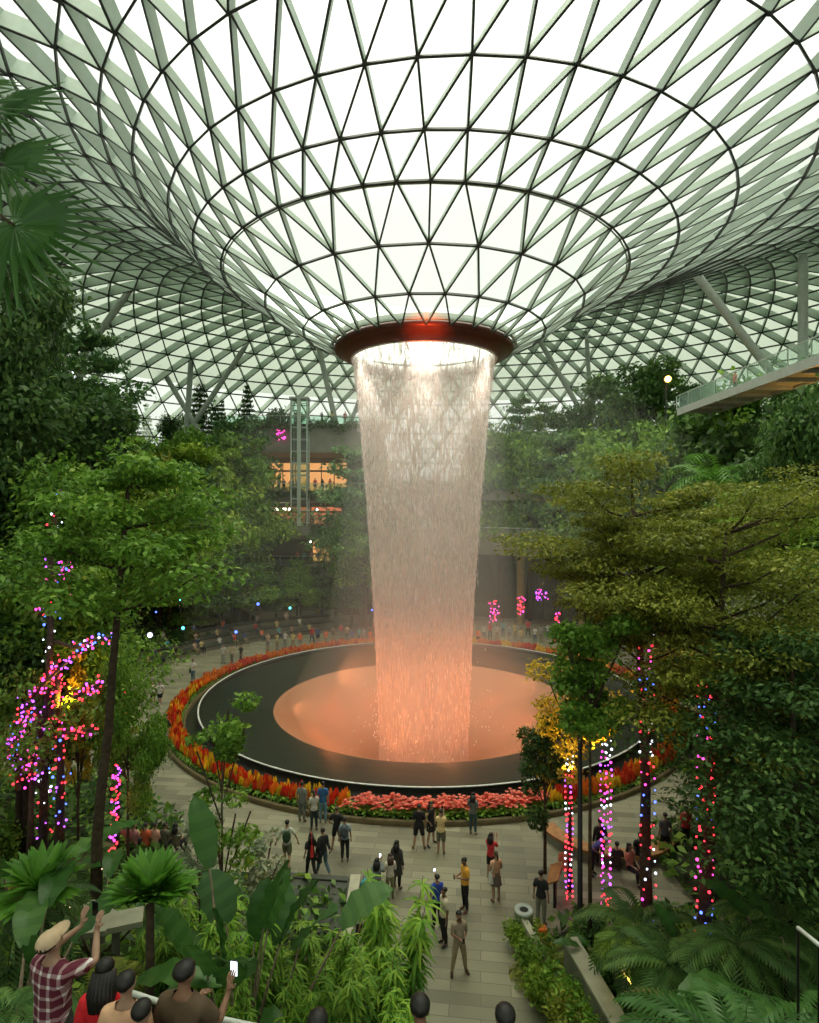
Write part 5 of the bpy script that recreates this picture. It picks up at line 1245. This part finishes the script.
for i,(sp,x,y,s) in enumerate(SH):
    x+=.42
    plant('shrub',[('stems',sp[0]),('leaves',sp[1])],0,y,['nearest hedge shrub to the litter bin','second hedge shrub from the litter bin','third hedge shrub from the litter bin','hedge shrub beside the upper end of the stone wall cap','hedge shrub halfway along the paving edge','hedge shrub at the lower paving edge left of the wall','hedge shrub against the stone wall cap','lowest hedge shrub at the bottom of the paving edge','dark shrub behind the litter bin slope','green shrub between the two stone wall caps','dark shrub right of the second stone wall cap','olive shrub below the second stone wall cap'][i],'shrub','hedge shrubs along the right paving edge',s,x=x)
SH2=[]
for i in range(46):
    # scattered shrubs rimming the plaza where the hills begin
    a=random.uniform(-PI*.98,PI*.98); r=random.uniform(25.8,28.5); x,y=AX+r*math.cos(a),AY+r*math.sin(a)
    if y<19 or (x>-4 and y>50) or (-24<x<-4 and y>58) or abs(x)>y*.72: continue
    sp=random.choice([S1,S2,S3,S4]); side='left' if x<0 else 'right'
    plant('shrub',[('stems',sp[0]),('leaves',sp[1])],0,y,{id(S1):'mid-green',id(S2):'bright green',id(S3):'dark green',id(S4):'olive'}[id(sp)]+' rounded shrub in the border round the plaza on the '+side,'shrub','border shrubs %s of the plaza'%side,random.uniform(1.1,1.9),x=x)

# ------------------------------------------------------------------ hard landscape
def wallbar(name,a,b,w,z0,z1,m,label,cat,cap=True):
    a=Vector(a); b=Vector(b); d=b-a; an=math.atan2(d.y,d.x); c=(a+b)/2
    t=thing(name,label,cat,(c.x,c.y,z0),an); mb=MB(); mb.box((0,0,(z1-z0)/2),(d.length,w,z1-z0)); obj('wall_body',mb.mesh('wall_body',m),t)
    if cap: mb=MB(); mb.box((0,0,z1-z0+.04),(d.length+.06,w+.1,.08)); obj('cap_stone',mb.mesh('cap_stone',M['stone']),t)
    return t
wallbar('retaining_wall',(4.35,16.0),(4.95,12.2),.34,0,1.35,M['concrete'],'stone-capped retaining wall running down right of the hedge','wall')
wallbar('retaining_wall',(5.3,14.9),(5.95,12.0),.34,.4,1.75,M['concrete'],'second stone-capped retaining wall further right, in the ferns','wall')
wallbar('retaining_wall',(3.35,18.3),(3.75,16.2),.2,0,.75,M['stone'],'low pale kerb wall beside the litter bin','wall',False)
# litter bin
p=P(524,938); t=thing('litter_bin','round grey litter bin with a dark opening at the paving edge','bin',(p.x,p.y,0)); mb=MB(); mb.lathe([(.0,0),(.27,0),(.27,.8),(.29,.82),(.29,.88),(.14,.88),(.13,.7),(0,.7)],24); obj('bin_body',mb.mesh('bin_body',M['column'],True),t)
mb=MB(); mb.lathe([(.13,.87),(0.0,.87)],20); obj('bin_opening',mb.mesh('bin_opening',M['black']),t)
p=P(531,930); mb=MB(); mb.box((0,0,.3),(.25,.25,.6)); o=obj('orange_bollard_box',mb.mesh('orange_box',M['orange']),None,(3.95,17.6,0)); o.name='orange_box'; tag(o,'small orange box behind the litter bin','box')
# info board
p=P(555,905); t=thing('information_board','slanted brown information board on a dark post','sign',(p.x,p.y,0),-.35); mb=MB(); mb.box((0,0,.55),(.08,.35,1.1)); obj('post',mb.mesh('post',M['black']),t); mb=MB(); mb.box((0,-.15,1.15),(.42,1.1,.05),M=Euler((.0,-.5,0)).to_matrix()); obj('panel',mb.mesh('panel',M['wood']),t)
# curved timber seat with orange light (right)
def bench_arc(cx,cy,r0,r1,a0,a1,h,m,label,z=0):
    t=thing('curved_bench',label,'bench',(cx,cy,z)); mb=MB(); mb.lathe([(r0,h-.1),(r1,h-.1),(r1,h),(r0,h)],36,(0,0),0,math.radians(a0),math.radians(a1),True); obj('seat',mb.mesh('seat',m),t)
    mb=MB(); mb.lathe([(r0+.1,0),(r1-.1,0),(r1-.1,h-.1),(r0+.1,h-.1)],36,(0,0),0,math.radians(a0),math.radians(a1),True); obj('base',mb.mesh('base',M['concrete']),t); return t
bench_arc(8.0,24.2,2.2,2.8,-170,-30,.45,M['wood'],'curved timber bench under the light-wrapped trees')
# seating steps back left
for i,(r,h) in enumerate(((23.6,.45),(25.0,.9),(26.4,1.35))):
    bench_arc(AX,AY,r,r+1.3,112,176,h,M['darkstone'],['lowest curved seating step at the back left of the plaza','middle curved seating step at the back left','highest curved seating step at the back left'][i])
bench_arc(AX,AY,24.2,24.9,-146,-122,.45,M['darkstone'],'curved dark bench where the seated row rests at the lower left')
# dark planter near bottom
wallbar('planter_wall',(-5.0,20.4),(-2.1,20.1),.25,0,.5,M['darkstone'],'dark stone planter wall left of the white-shirted person','wall',False)
t=thing('dark_planter','dark flat-topped planter box with a pale stone kerb','planter',(-3.4,18.9,0)); mb=MB(); mb.box((0,0,.22),(2.8,2.6,.44)); obj('box_body',mb.mesh('box_body',M['darkstone']),t); mb=MB(); mb.box((1.55,-.1,.26),(.34,3.0,.52)); obj('kerb',mb.mesh('kerb',M['stone']),t)
# stone slabs and steps on the left slope
for i,(px,py,Y,rz,d,lab) in enumerate([(116,922,11.8,.35,(1.0,.5,.12),'pale stone slab step right of the leaning trunk'),(100,912,12.4,-.5,(.9,.3,.1),'narrow pale stone slab above the wide one'),(95,928,11.6,.2,(.5,.4,.1),'short pale slab beside the leaning trunk')]):
    p=PD(px,py,Y); mb=MB(); mb.box((0,0,0),d,0); o=obj('stone_slab',mb.mesh('stone_slab',M['stone']),None,(p.x,p.y,TZ(p.x,p.y)+.5)); o.location=(p.x,p.y,p.z); o.rotation_euler=(0,0,rz); tag(o,lab,'step')
    mb=MB(); mb.box((0,0,-(p.z-TZ(p.x,p.y))/2-.05),(.14,.14,max(.1,p.z-TZ(p.x,p.y)))); obj('plinth',mb.mesh('plinth',M['concrete']),o)
# lit handrails on the left slope
def rail(path,label,m='white_metal',r=.025,posts=True,name='handrail',emi=False):
    p0=Vector(path[0]); t=thing(name,label,'handrail',(p0.x,p0.y,TZ(p0.x,p0.y))); b=t.location.copy(); mb=MB(); mb.tube([Vector(p)-b for p in path],r,6); obj('rail',mb.mesh('rail',M[m],True),t)
    mb=MB()
    for p in path: mb.tube([Vector(p)-b,Vector((p[0],p[1],TZ(p[0],p[1])))-b],.018,5)
    obj('post',mb.mesh('post',M['black']),t); return t
M['led']=emis('warm_led',(1,.75,.45),3)
rail([PD(18,881,13),PD(27,886,12.7)],'lit handrail segment at the left by the palm','led'); rail([PD(48,898,12.4),PD(57,904,12.2)],'lit handrail segment in the middle of the left steps','led'); rail([PD(62,903,12),PD(70,908,11.8)],'lit handrail segment next to the leaning trunk','led'); rail([PD(101,869,14),PD(108,864,14.2)],'short bright handrail left of the ribbed palm','led')
rail([PD(128,992,6.3),PD(165,1004,6.3),PD(215,1018,6.2),PD(290,1034,6.1)],'pale metal handrail in front of the seated visitors at the bottom','white_metal',.03)
rail([PD(798,928,8),PD(819,945,7.6),PD(840,960,7.3)],'pale rail at the right edge in the ferns','white_metal',.03)

# ------------------------------------------------------------------ visitors
W_=(.62,.62,.58); BK=(.02,.02,.022); GY=(.22,.23,.22); JN=(.06,.10,.16); NV=(.02,.03,.07); KH=(.30,.25,.15); TN=(.42,.28,.17)
def pp(px,py,rz,label,pose='stand',**k):
    p=P(px,py,k.pop('gz',0.0)); z=k.pop('z',0.0); return person(p.x,p.y,rz,label,pose,z=z,**k)
# around the near edge of the pool
pp(302,822,PI-.3,'person in plain grey clothes standing alone against the red and yellow flowers','stand',top=(.20,.22,.20),leg=(.17,.18,.17),h=1.68)
t=pp(314,830,PI+.3,'person in a pale top and dark trousers beside the blue-shirted person','onephone',top=(.55,.52,.46),leg=(.03,.05,.05),hair='tail',h=1.6)
pp(323,823,PI,'person in a bright blue shirt and light jeans facing the flower bed','stand',top=(.04,.14,.34),leg=(.17,.28,.36),h=1.72)
t=pp(287,868,PI+.1,'person with arms held out wearing a dark backpack and olive shorts','out',top=(.50,.50,.42),leg=(.14,.14,.08),ln=.45,h=1.72); backpack(t,'out',(.03,.06,.03),'dark green backpack with pale straps on the person with arms held out')
t=pp(311,879,PI+.5,'long-haired person in black walking with a bright red bag','walk',top=BK,leg=BK,hair='long',h=1.6); tote(t,'walk',(.75,.04,.03),'bright red bag carried on the back of the person in black',side=.1,drop=-.25)
t=pp(323,876,PI+.7,'person in a black top and blue jeans walking beside the red bag','walk',top=BK,leg=(.08,.13,.16),sleeve=1,h=1.68); tote(t,'walk',BK,'black shoulder bag on the walker in blue jeans',side=1,drop=.05)
pp(337,851,PI-.2,'person in a black shirt and black shorts behind the grey backpack wearer','hip',top=BK,leg=BK,ln=.3,h=1.68,hair='bun',hc='hair_brown')
t=pp(345,861,PI,'person in black trousers and white shoes with a grey backpack','stand',top=(.25,.32,.34),leg=BK,shoes=W_,h=1.62); backpack(t,'stand',(.07,.085,.10),'dark grey backpack on the person with white shoes')
t=pp(377,908,PI-.2,'person in a grey top and long full black skirt holding up a phone','phone',top=(.22,.26,.25),sleeve=1,leg=None,skirt=(.12,BK),hair='long',h=1.62,shoes=W_); phone(t,'phone','phone held up by the person in the long black skirt')
p=P(366,893); t=thing('holdall_bag','turquoise bag standing on the pale kerb left of the long black skirt','bag',(p.x,p.y,0)); mb=MB(); mb.ball((0,0,.24),(.22,.17,.25),12,8); mb.ball((-.12,-.08,.12),(.14,.12,.12),10,6); obj('bag_body',mb.mesh('bag_body',cloth_mat((.10,.38,.44)),True),t); mb=MB(); mb.tube([(-.1,0,.42),(-.08,0,.58),(.08,0,.58),(.1,0,.42)],.015,6); obj('bag_handle',mb.mesh('bag_handle',cloth_mat((.05,.2,.25))),t)
pp(390,899,PI+.3,'small brown-haired person in a white top and khaki trousers','front',top=(.68,.62,.52),sleeve=.7,leg=(.28,.26,.14),hair='long',hc='hair_brown',h=1.5)
t=pp(397,889,PI-.5,'person in a long dark coat with a black shoulder strap','stand',top=(.05,.05,.045),sleeve=1,leg=BK,skirt=(.55,(.05,.05,.045)),hair='long',h=1.66)
pp(419,849,PI,'person in a black shirt, black shorts and bare legs facing the waterfall','stand_back',top=BK,sleeve=.5,leg=BK,ln=.45,h=1.72,shoes=(.2,.1,.07))
t=pp(431,845,.9,'long-haired person in a black dress posing by the coral flowers','hip',top=BK,sleeve=.15,leg=None,skirt=(.6,BK),hair='long',h=1.66)
t=pp(441,854,PI-.15,'person in a pale yellow shirt and grey shorts photographing the posing person','phone',top=(.78,.58,.28),leg=(.16,.16,.11),ln=.5,h=1.68,shoes=(.2,.1,.06)); phone(t,'phone','phone held by the pale yellow shirted photographer',bright=False)
pp(473,834,PI-.4,'person in a grey top and dark jeans standing alone at the coral flowers','front',top=(.17,.18,.17),leg=(.05,.09,.10),hair='long',h=1.64,shoes=W_)
t=pp(491,879,PI-.6,'person in a red shirt and black shorts looking at the pool','phone',top=(.62,.04,.05),leg=BK,ln=.4,hair='long',h=1.62)
t=pp(496,902,PI+.3,'person in a tan top and grey-brown skirt behind the red shirt','front',top=(.68,.36,.22),sleeve=.2,leg=None,skirt=(.62,(.15,.12,.10)),hair='tail',hc='hair_brown',h=1.66,shoes=(.12,.05,.03)); tote(t,'front',W_,'white handbag at the side of the grey-brown skirt',side=1,size=.7)
t=pp(437,928,PI+.3,'person in a royal blue shirt holding up a lit phone','onephone',top=(.03,.07,.45),leg=BK,h=1.66); phone(t,'onephone','lit phone raised by the royal blue shirt')
pp(444,945,PI+1.9,'person in a cream shirt and black trousers beside the bamboo','stand',top=(.66,.58,.42),leg=BK,h=1.70,skin='skin_tan')
t=pp(459,974,.25,'person in a tan shirt and khaki trousers walking towards the viewer','front_apart',top=(.36,.28,.20),leg=(.40,.32,.21),h=1.74,skin='skin_tan',shoes=(.08,.03,.02)); phone(t,'front_apart','phone held low by the person in khaki trousers')
t=pp(465,911,-1.2,'person in an orange-yellow shirt and black trousers looking at a phone','front',top=(.85,.42,.06),leg=BK,h=1.72,skin='skin_tan',shoes=(.15,.07,.04)); phone(t,'front','phone in the hand of the orange-yellow shirt',bright=False)
pp(359,950,-1.0,'person in a white shirt behind the bamboo at the planter kerb','walk',top=W_,sleeve=.9,leg=BK,h=1.60,skin='skin_tan')
pp(541,925,PI-.5,'person in a black top and grey trousers left of the information board','stand',top=(.03,.03,.03),leg=(.25,.25,.2),sleeve=.4,h=1.70)
pp(592,875,.9,'person in a violet shirt and white cap looking down behind the lamp post','bend',top=(.10,.09,.34),leg=BK,cap=W_,h=1.68)
pp(600,866,PI,'person in black between the lamp post and the pink-wrapped trunk','stand',top=BK,sleeve=1,leg=BK,h=1.72)
for (px,py,c,lab,po) in [(617,878,(.04,.03,.03),'dark-dressed person seated under the light-wrapped trees','sit'),(630,880,(.62,.22,.18),'person in a salmon shirt seated beside the dark-dressed one','sit_look'),(640,868,BK,'person in black seated nearest the tallest wrapped trunk','sit'),(565,882,(.66,.20,.10),'person in an orange-red top seated by the red-wrapped thin trunk','sit')]:
    pp(px,py,PI-.2 if po=='sit' else .5,lab,po,top=c,leg=BK,hair='long' if po=='sit_look' else 'short')
for (px,py,c,lab) in [(665,858,(.10,.10,.12),'dark figure standing between the two right wrapped trunks'),(686,850,(.55,.04,.05),'red-shirted person just left of the thickest wrapped trunk'),(722,846,(.6,.05,.06),'red-shirted person just right of the thickest wrapped trunk')]: pp(px,py,PI,lab,'stand',top=c,leg=BK)
# the row resting at the lower left
for i,(px,c,hr,lab) in enumerate([(126,(.66,.12,.14),'short','person in a pink-red top at the left end of the lower-left seated row'),(134,(.55,.22,.22),'bun','person with pinned-up hair second in the lower-left seated row'),(146,(.72,.14,.07),'tail','person in an orange-red shirt in the middle of the lower-left seated row'),(155,(.68,.36,.27),'short','person in a peach shirt fourth in the lower-left seated row'),(165,(.12,.12,.08),'short','person in dark olive fifth in the lower-left seated row'),(176,(.16,.14,.09),'long','dark-haired person at the right end of the lower-left seated row')]):
    pp(px,857,PI-.3,lab,'sit',top=c,leg=BK,hair=hr,h=1.68)
pp(144,806,PI+.8,'person in a white top behind the lower-left seated row','walk',top=W_,leg=BK,h=1.6)
pp(147,783,PI,'person in dark clothes walking on the left paving below the leafy branch','walk',top=BK,leg=(.05,.07,.04),h=1.7)
t=pp(166,746,PI-.4,'person in a black top and pale trousers alone on the left paving','walk',top=BK,leg=(.42,.42,.38),sleeve=.7,h=1.72)
pp(153,705,.8,'left one of two friends in white tops and black shorts at the left','stand',top=W_,leg=BK,ln=.35,hair='long',h=1.6,shoes=W_)
pp(160,706,.2,'right one of two friends in white tops and black shorts at the left','walk',top=(.6,.58,.6),leg=BK,ln=.35,hair='tail',h=1.62,shoes=W_)
t=pp(193,682,-.3,'person in a white shirt and blue jeans with a black bag near the orange flowers','front',top=(.55,.58,.55),leg=(.10,.18,.22),h=1.72); tote(t,'front',BK,'black bag on the person in blue jeans near the orange flowers',side=-1)
pp(232,664,.1,'person in a beige top walking left of the dark walker by the orange flowers','walk',top=(.42,.36,.26),leg=(.14,.12,.1),h=1.68)
pp(241,664,-.8,'dark-dressed walker by the orange flowers at the upper left','walk_phone',top=BK,leg=BK,h=1.66)
pp(223,664,.3,'person in pale clothes standing left of the beige walker','stand',top=(.5,.5,.45),leg=(.3,.3,.27),h=1.66)
# rows on the curved steps: sat with faces to the water
def on_step(deg,r,h,c,label,pose,hair='short',leg=BK,skin='skin'):
    a=math.radians(deg); x,y=AX+r*math.cos(a),AY+r*math.sin(a); s=1.66/1.70
    person(x,y,a-PI/2+PI*0+ (0),label,pose,top=c,leg=leg,hair=hair,h=1.66,z=h-.45*s-.02,skin=skin,group='visitors on the curved seating steps')
cols=[((.75,.16,.06),'orange'),((.60,.60,.56),'white'),(BK,'black'),((.10,.38,.40),'teal'),((.35,.36,.36),'grey'),((.62,.05,.06),'red'),((.50,.34,.24),'tan'),(W_,'white'),((.08,.12,.3),'navy'),((.6,.5,.2),'mustard')]
rnd=random.Random(12); ordn=['first','second','third','fourth','fifth','sixth','seventh','eighth','ninth','tenth','eleventh','twelfth','thirteenth','fourteenth']
for ri,(r,h,row,n) in enumerate(((23.75,.45,'lowest',14),(25.15,.9,'middle',10),(26.55,1.35,'highest',7))):
    for k in range(n):
        deg=172-(172-118)*(k+.5)/n+rnd.uniform(-1.2,1.2); c,cn=cols[(k*3+ri*4+rnd.randint(0,1))%10]
        on_step(deg,r,h,c,'%s-topped visitor, %s from the left on the %s curved seating step'%(cn,ordn[k],row),rnd.choice(['sit','sit_look','sit_phone']),rnd.choice(['short','long','tail']),rnd.choice([BK,JN,KH]),rnd.choice(['skin','skin_tan']))
# standing crowd at the back of the pool
def crowd(lst,where,group,rzf=0,z=0.0,h=1.66,Y=None):
    for i,px in enumerate(lst):
        c,cn=cols[rnd.randrange(10)]; hr=rnd.choice(['short','long','short','tail'])
        if Y is None: py=rnd.uniform(*where[1]); p=P(px,py)
        else: p=Vector(((px-CX)/F*Y,Y+rnd.uniform(0,.5),z))
        lab='%s-topped visitor, %s from the left %s'%(cn,ordn[i],where[0])
        person(p.x,p.y,rzf+rnd.uniform(-.5,.5),lab,rnd.choice(['stand','front','phone','onephone','hip','look_up']),top=c,leg=rnd.choice([BK,JN,KH,GY]),hair=hr,z=z,h=h*rnd.uniform(.93,1.05),group=group,skin=rnd.choice(['skin','skin_tan']),sleeve=rnd.choice([.4,.4,1]),ln=rnd.choice([1,1,.45]))
crowd([268,277,285,293,300],('behind the orange flowers at the upper left',(646,652)),'visitors behind the orange flowers',0)
crowd([312,318,326,333,341,347,352,359,364,370,376],('in the crowd left of the waterfall foot',(638,648)),'crowd left of the waterfall foot',0)
crowd([472,478,484,490,497,503,509,515,521,528,535,541,548],('in the crowd right of the waterfall foot',(636,646)),'crowd right of the waterfall foot',0)
crowd([318,322,336],('on the path towards the lit shops',(618,628)),'visitors on the path to the shops',PI)
crowd([272,278,284,291,297,307,315,322,330],('at the upper shop balcony rail',0),'visitors at the upper shop balcony',0,15.6,Y=76.7)
crowd([306,313,319,326,333,341],('at the middle shop balcony rail',0),'visitors at the middle shop balcony',0,11.2,Y=76.7)
crowd([297,304,311,318,325,332,339,345],('at the lower shop balcony rail',0),'visitors at the lower shop balcony',0,6.2,Y=76.7)
crowd([292,322,332,345],('on the top planted balcony by the lift',0),'visitors on the top balcony',0,24.3,Y=76.7)
# bottom: visitors on the near viewing terrace, standing at z = 8
def near(px,Y,rz,label,pose,**k):
    x=(px-CX)/F*Y; zz=k.pop('z',7.3); return person(x,Y,rz,label,pose,z=zz,**k)
t=near(53,5.6,PI-.35,'person in a maroon checked shirt and pale cap raising a phone overhead','raise',top=(.13,.015,.035),sleeve=.45,leg=(.05,.045,.04),check=True,cap=(.62,.45,.30),h=1.70,girth=1.12); phone(t,'raise','silver phone raised by the person in the checked shirt',bright=False)
near(104,5.3,PI+.2,'long-haired person in a bright red top beside the checked shirt','front',top=(.72,.02,.03),leg=BK,hair='long',h=1.64)
near(126,5.12,PI,'dark-haired person in a peach top at the bottom left','stand',top=(.80,.46,.28),leg=BK,hair='short',h=1.68)
near(142,4.92,PI,'dark-haired head at the bottom edge between the peach and brown tops','stand',top=BK,leg=BK,h=1.60)
t=near(184,5.2,PI-.2,'broad person in a brown shirt holding a small phone at the bottom left','sidephone',top=(.11,.07,.04),leg=BK,h=1.70,girth=1.12,skin='skin_tan'); phone(t,'sidephone','small lit phone of the person in the brown shirt')
near(420,4.85,PI,'balding head at the bottom edge left of centre, beside the bamboo','stand',top=BK,leg=BK,h=1.70,bald=False,skin='skin_tan')
near(505,4.78,PI,'dark-haired head at the bottom edge on the paving side','stand',top=BK,leg=BK,h=1.68)
near(318,4.75,PI,'dark-haired head just showing at the bottom edge among the bamboo','stand',top=BK,leg=BK,h=1.66)
pt=[(12,20,'red')]
# two walkers on the sky bridge
for (px,Y,c,lab) in ((731,41.5,(.6,.05,.05),'red-shirted walker at the far end of the sky bridge'),):
    person(22.9,Y,PI*.5,lab,'stand',top=c,leg=BK,z=21.2)

# ------------------------------------------------------------------ camera, world, lights
cam=bpy.data.cameras.new('camera'); co=bpy.data.objects.new('camera',cam); COL.objects.link(co)
co.location=(0,0,EYE); co.rotation_euler=(PI/2,0,0); cam.sensor_fit='HORIZONTAL'; cam.sensor_width=36; cam.lens=36*F/819.; cam.clip_end=600; cam.clip_start=.05
SC.camera=co
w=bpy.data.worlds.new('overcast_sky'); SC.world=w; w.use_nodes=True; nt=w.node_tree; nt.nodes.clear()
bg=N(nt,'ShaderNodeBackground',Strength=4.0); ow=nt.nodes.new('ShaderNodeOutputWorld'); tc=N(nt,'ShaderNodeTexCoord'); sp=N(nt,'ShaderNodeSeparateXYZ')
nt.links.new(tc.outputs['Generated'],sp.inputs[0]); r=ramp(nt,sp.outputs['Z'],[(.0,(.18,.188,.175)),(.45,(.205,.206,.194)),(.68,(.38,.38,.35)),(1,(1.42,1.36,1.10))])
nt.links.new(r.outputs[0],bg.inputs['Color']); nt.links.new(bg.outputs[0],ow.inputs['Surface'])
# projectors round the bowl throw orange light on the foot of the fall and the bowl
for k in range(6):
    a=2*PI*k/6+.3; c,s=math.cos(a),math.sin(a)
    light('SPOT','pool_projector',(AX+9.3*c,AY+9.3*s,-.3),(1,.30,.10),1800,.3,(AX,AY,1.2),92,.9)
for k in range(10):
    a=2*PI*k/10; b=a+.75; light('SPOT','bowl_projector',(AX+8.6*math.cos(a),AY+8.6*math.sin(a),-.75),(1,.17,.03),330,.25,(AX+4.9*math.cos(b),AY+4.9*math.sin(b),-3.6),75,.95)
# spots added inside the oculus collar to brighten the upper fall
for k in range(6):
    a=2*PI*k/6+.5; light('SPOT','collar_fill',(AX+4.4*math.cos(a),AY+4.4*math.sin(a),24.6),(1,.90,.80),4800,.2,(AX+3.8*math.cos(a),AY+3.8*math.sin(a),15),50,.8)
light('SPOT','collar_red_lamp',(AX,AY-8.5,22.6),(1,.12,.03),900,.2,(AX,AY-6,24.1),60,.9)
SC.view_settings.view_transform='Standard'; SC.view_settings.look='None'; SC.view_settings.gamma=1.0; SC.view_settings.use_curve_mapping=False
SC.view_settings.exposure=0.25
SC.cycles.use_denoising=True; SC.cycles.denoiser='OPENIMAGEDENOISE'
SC.cycles.max_bounces=6; SC.cycles.diffuse_bounces=3; SC.cycles.glossy_bounces=3; SC.cycles.transparent_max_bounces=16; SC.cycles.volume_bounces=1
SC.cycles.sample_clamp_indirect=4; SC.cycles.caustics_reflective=False; SC.cycles.caustics_refractive=False
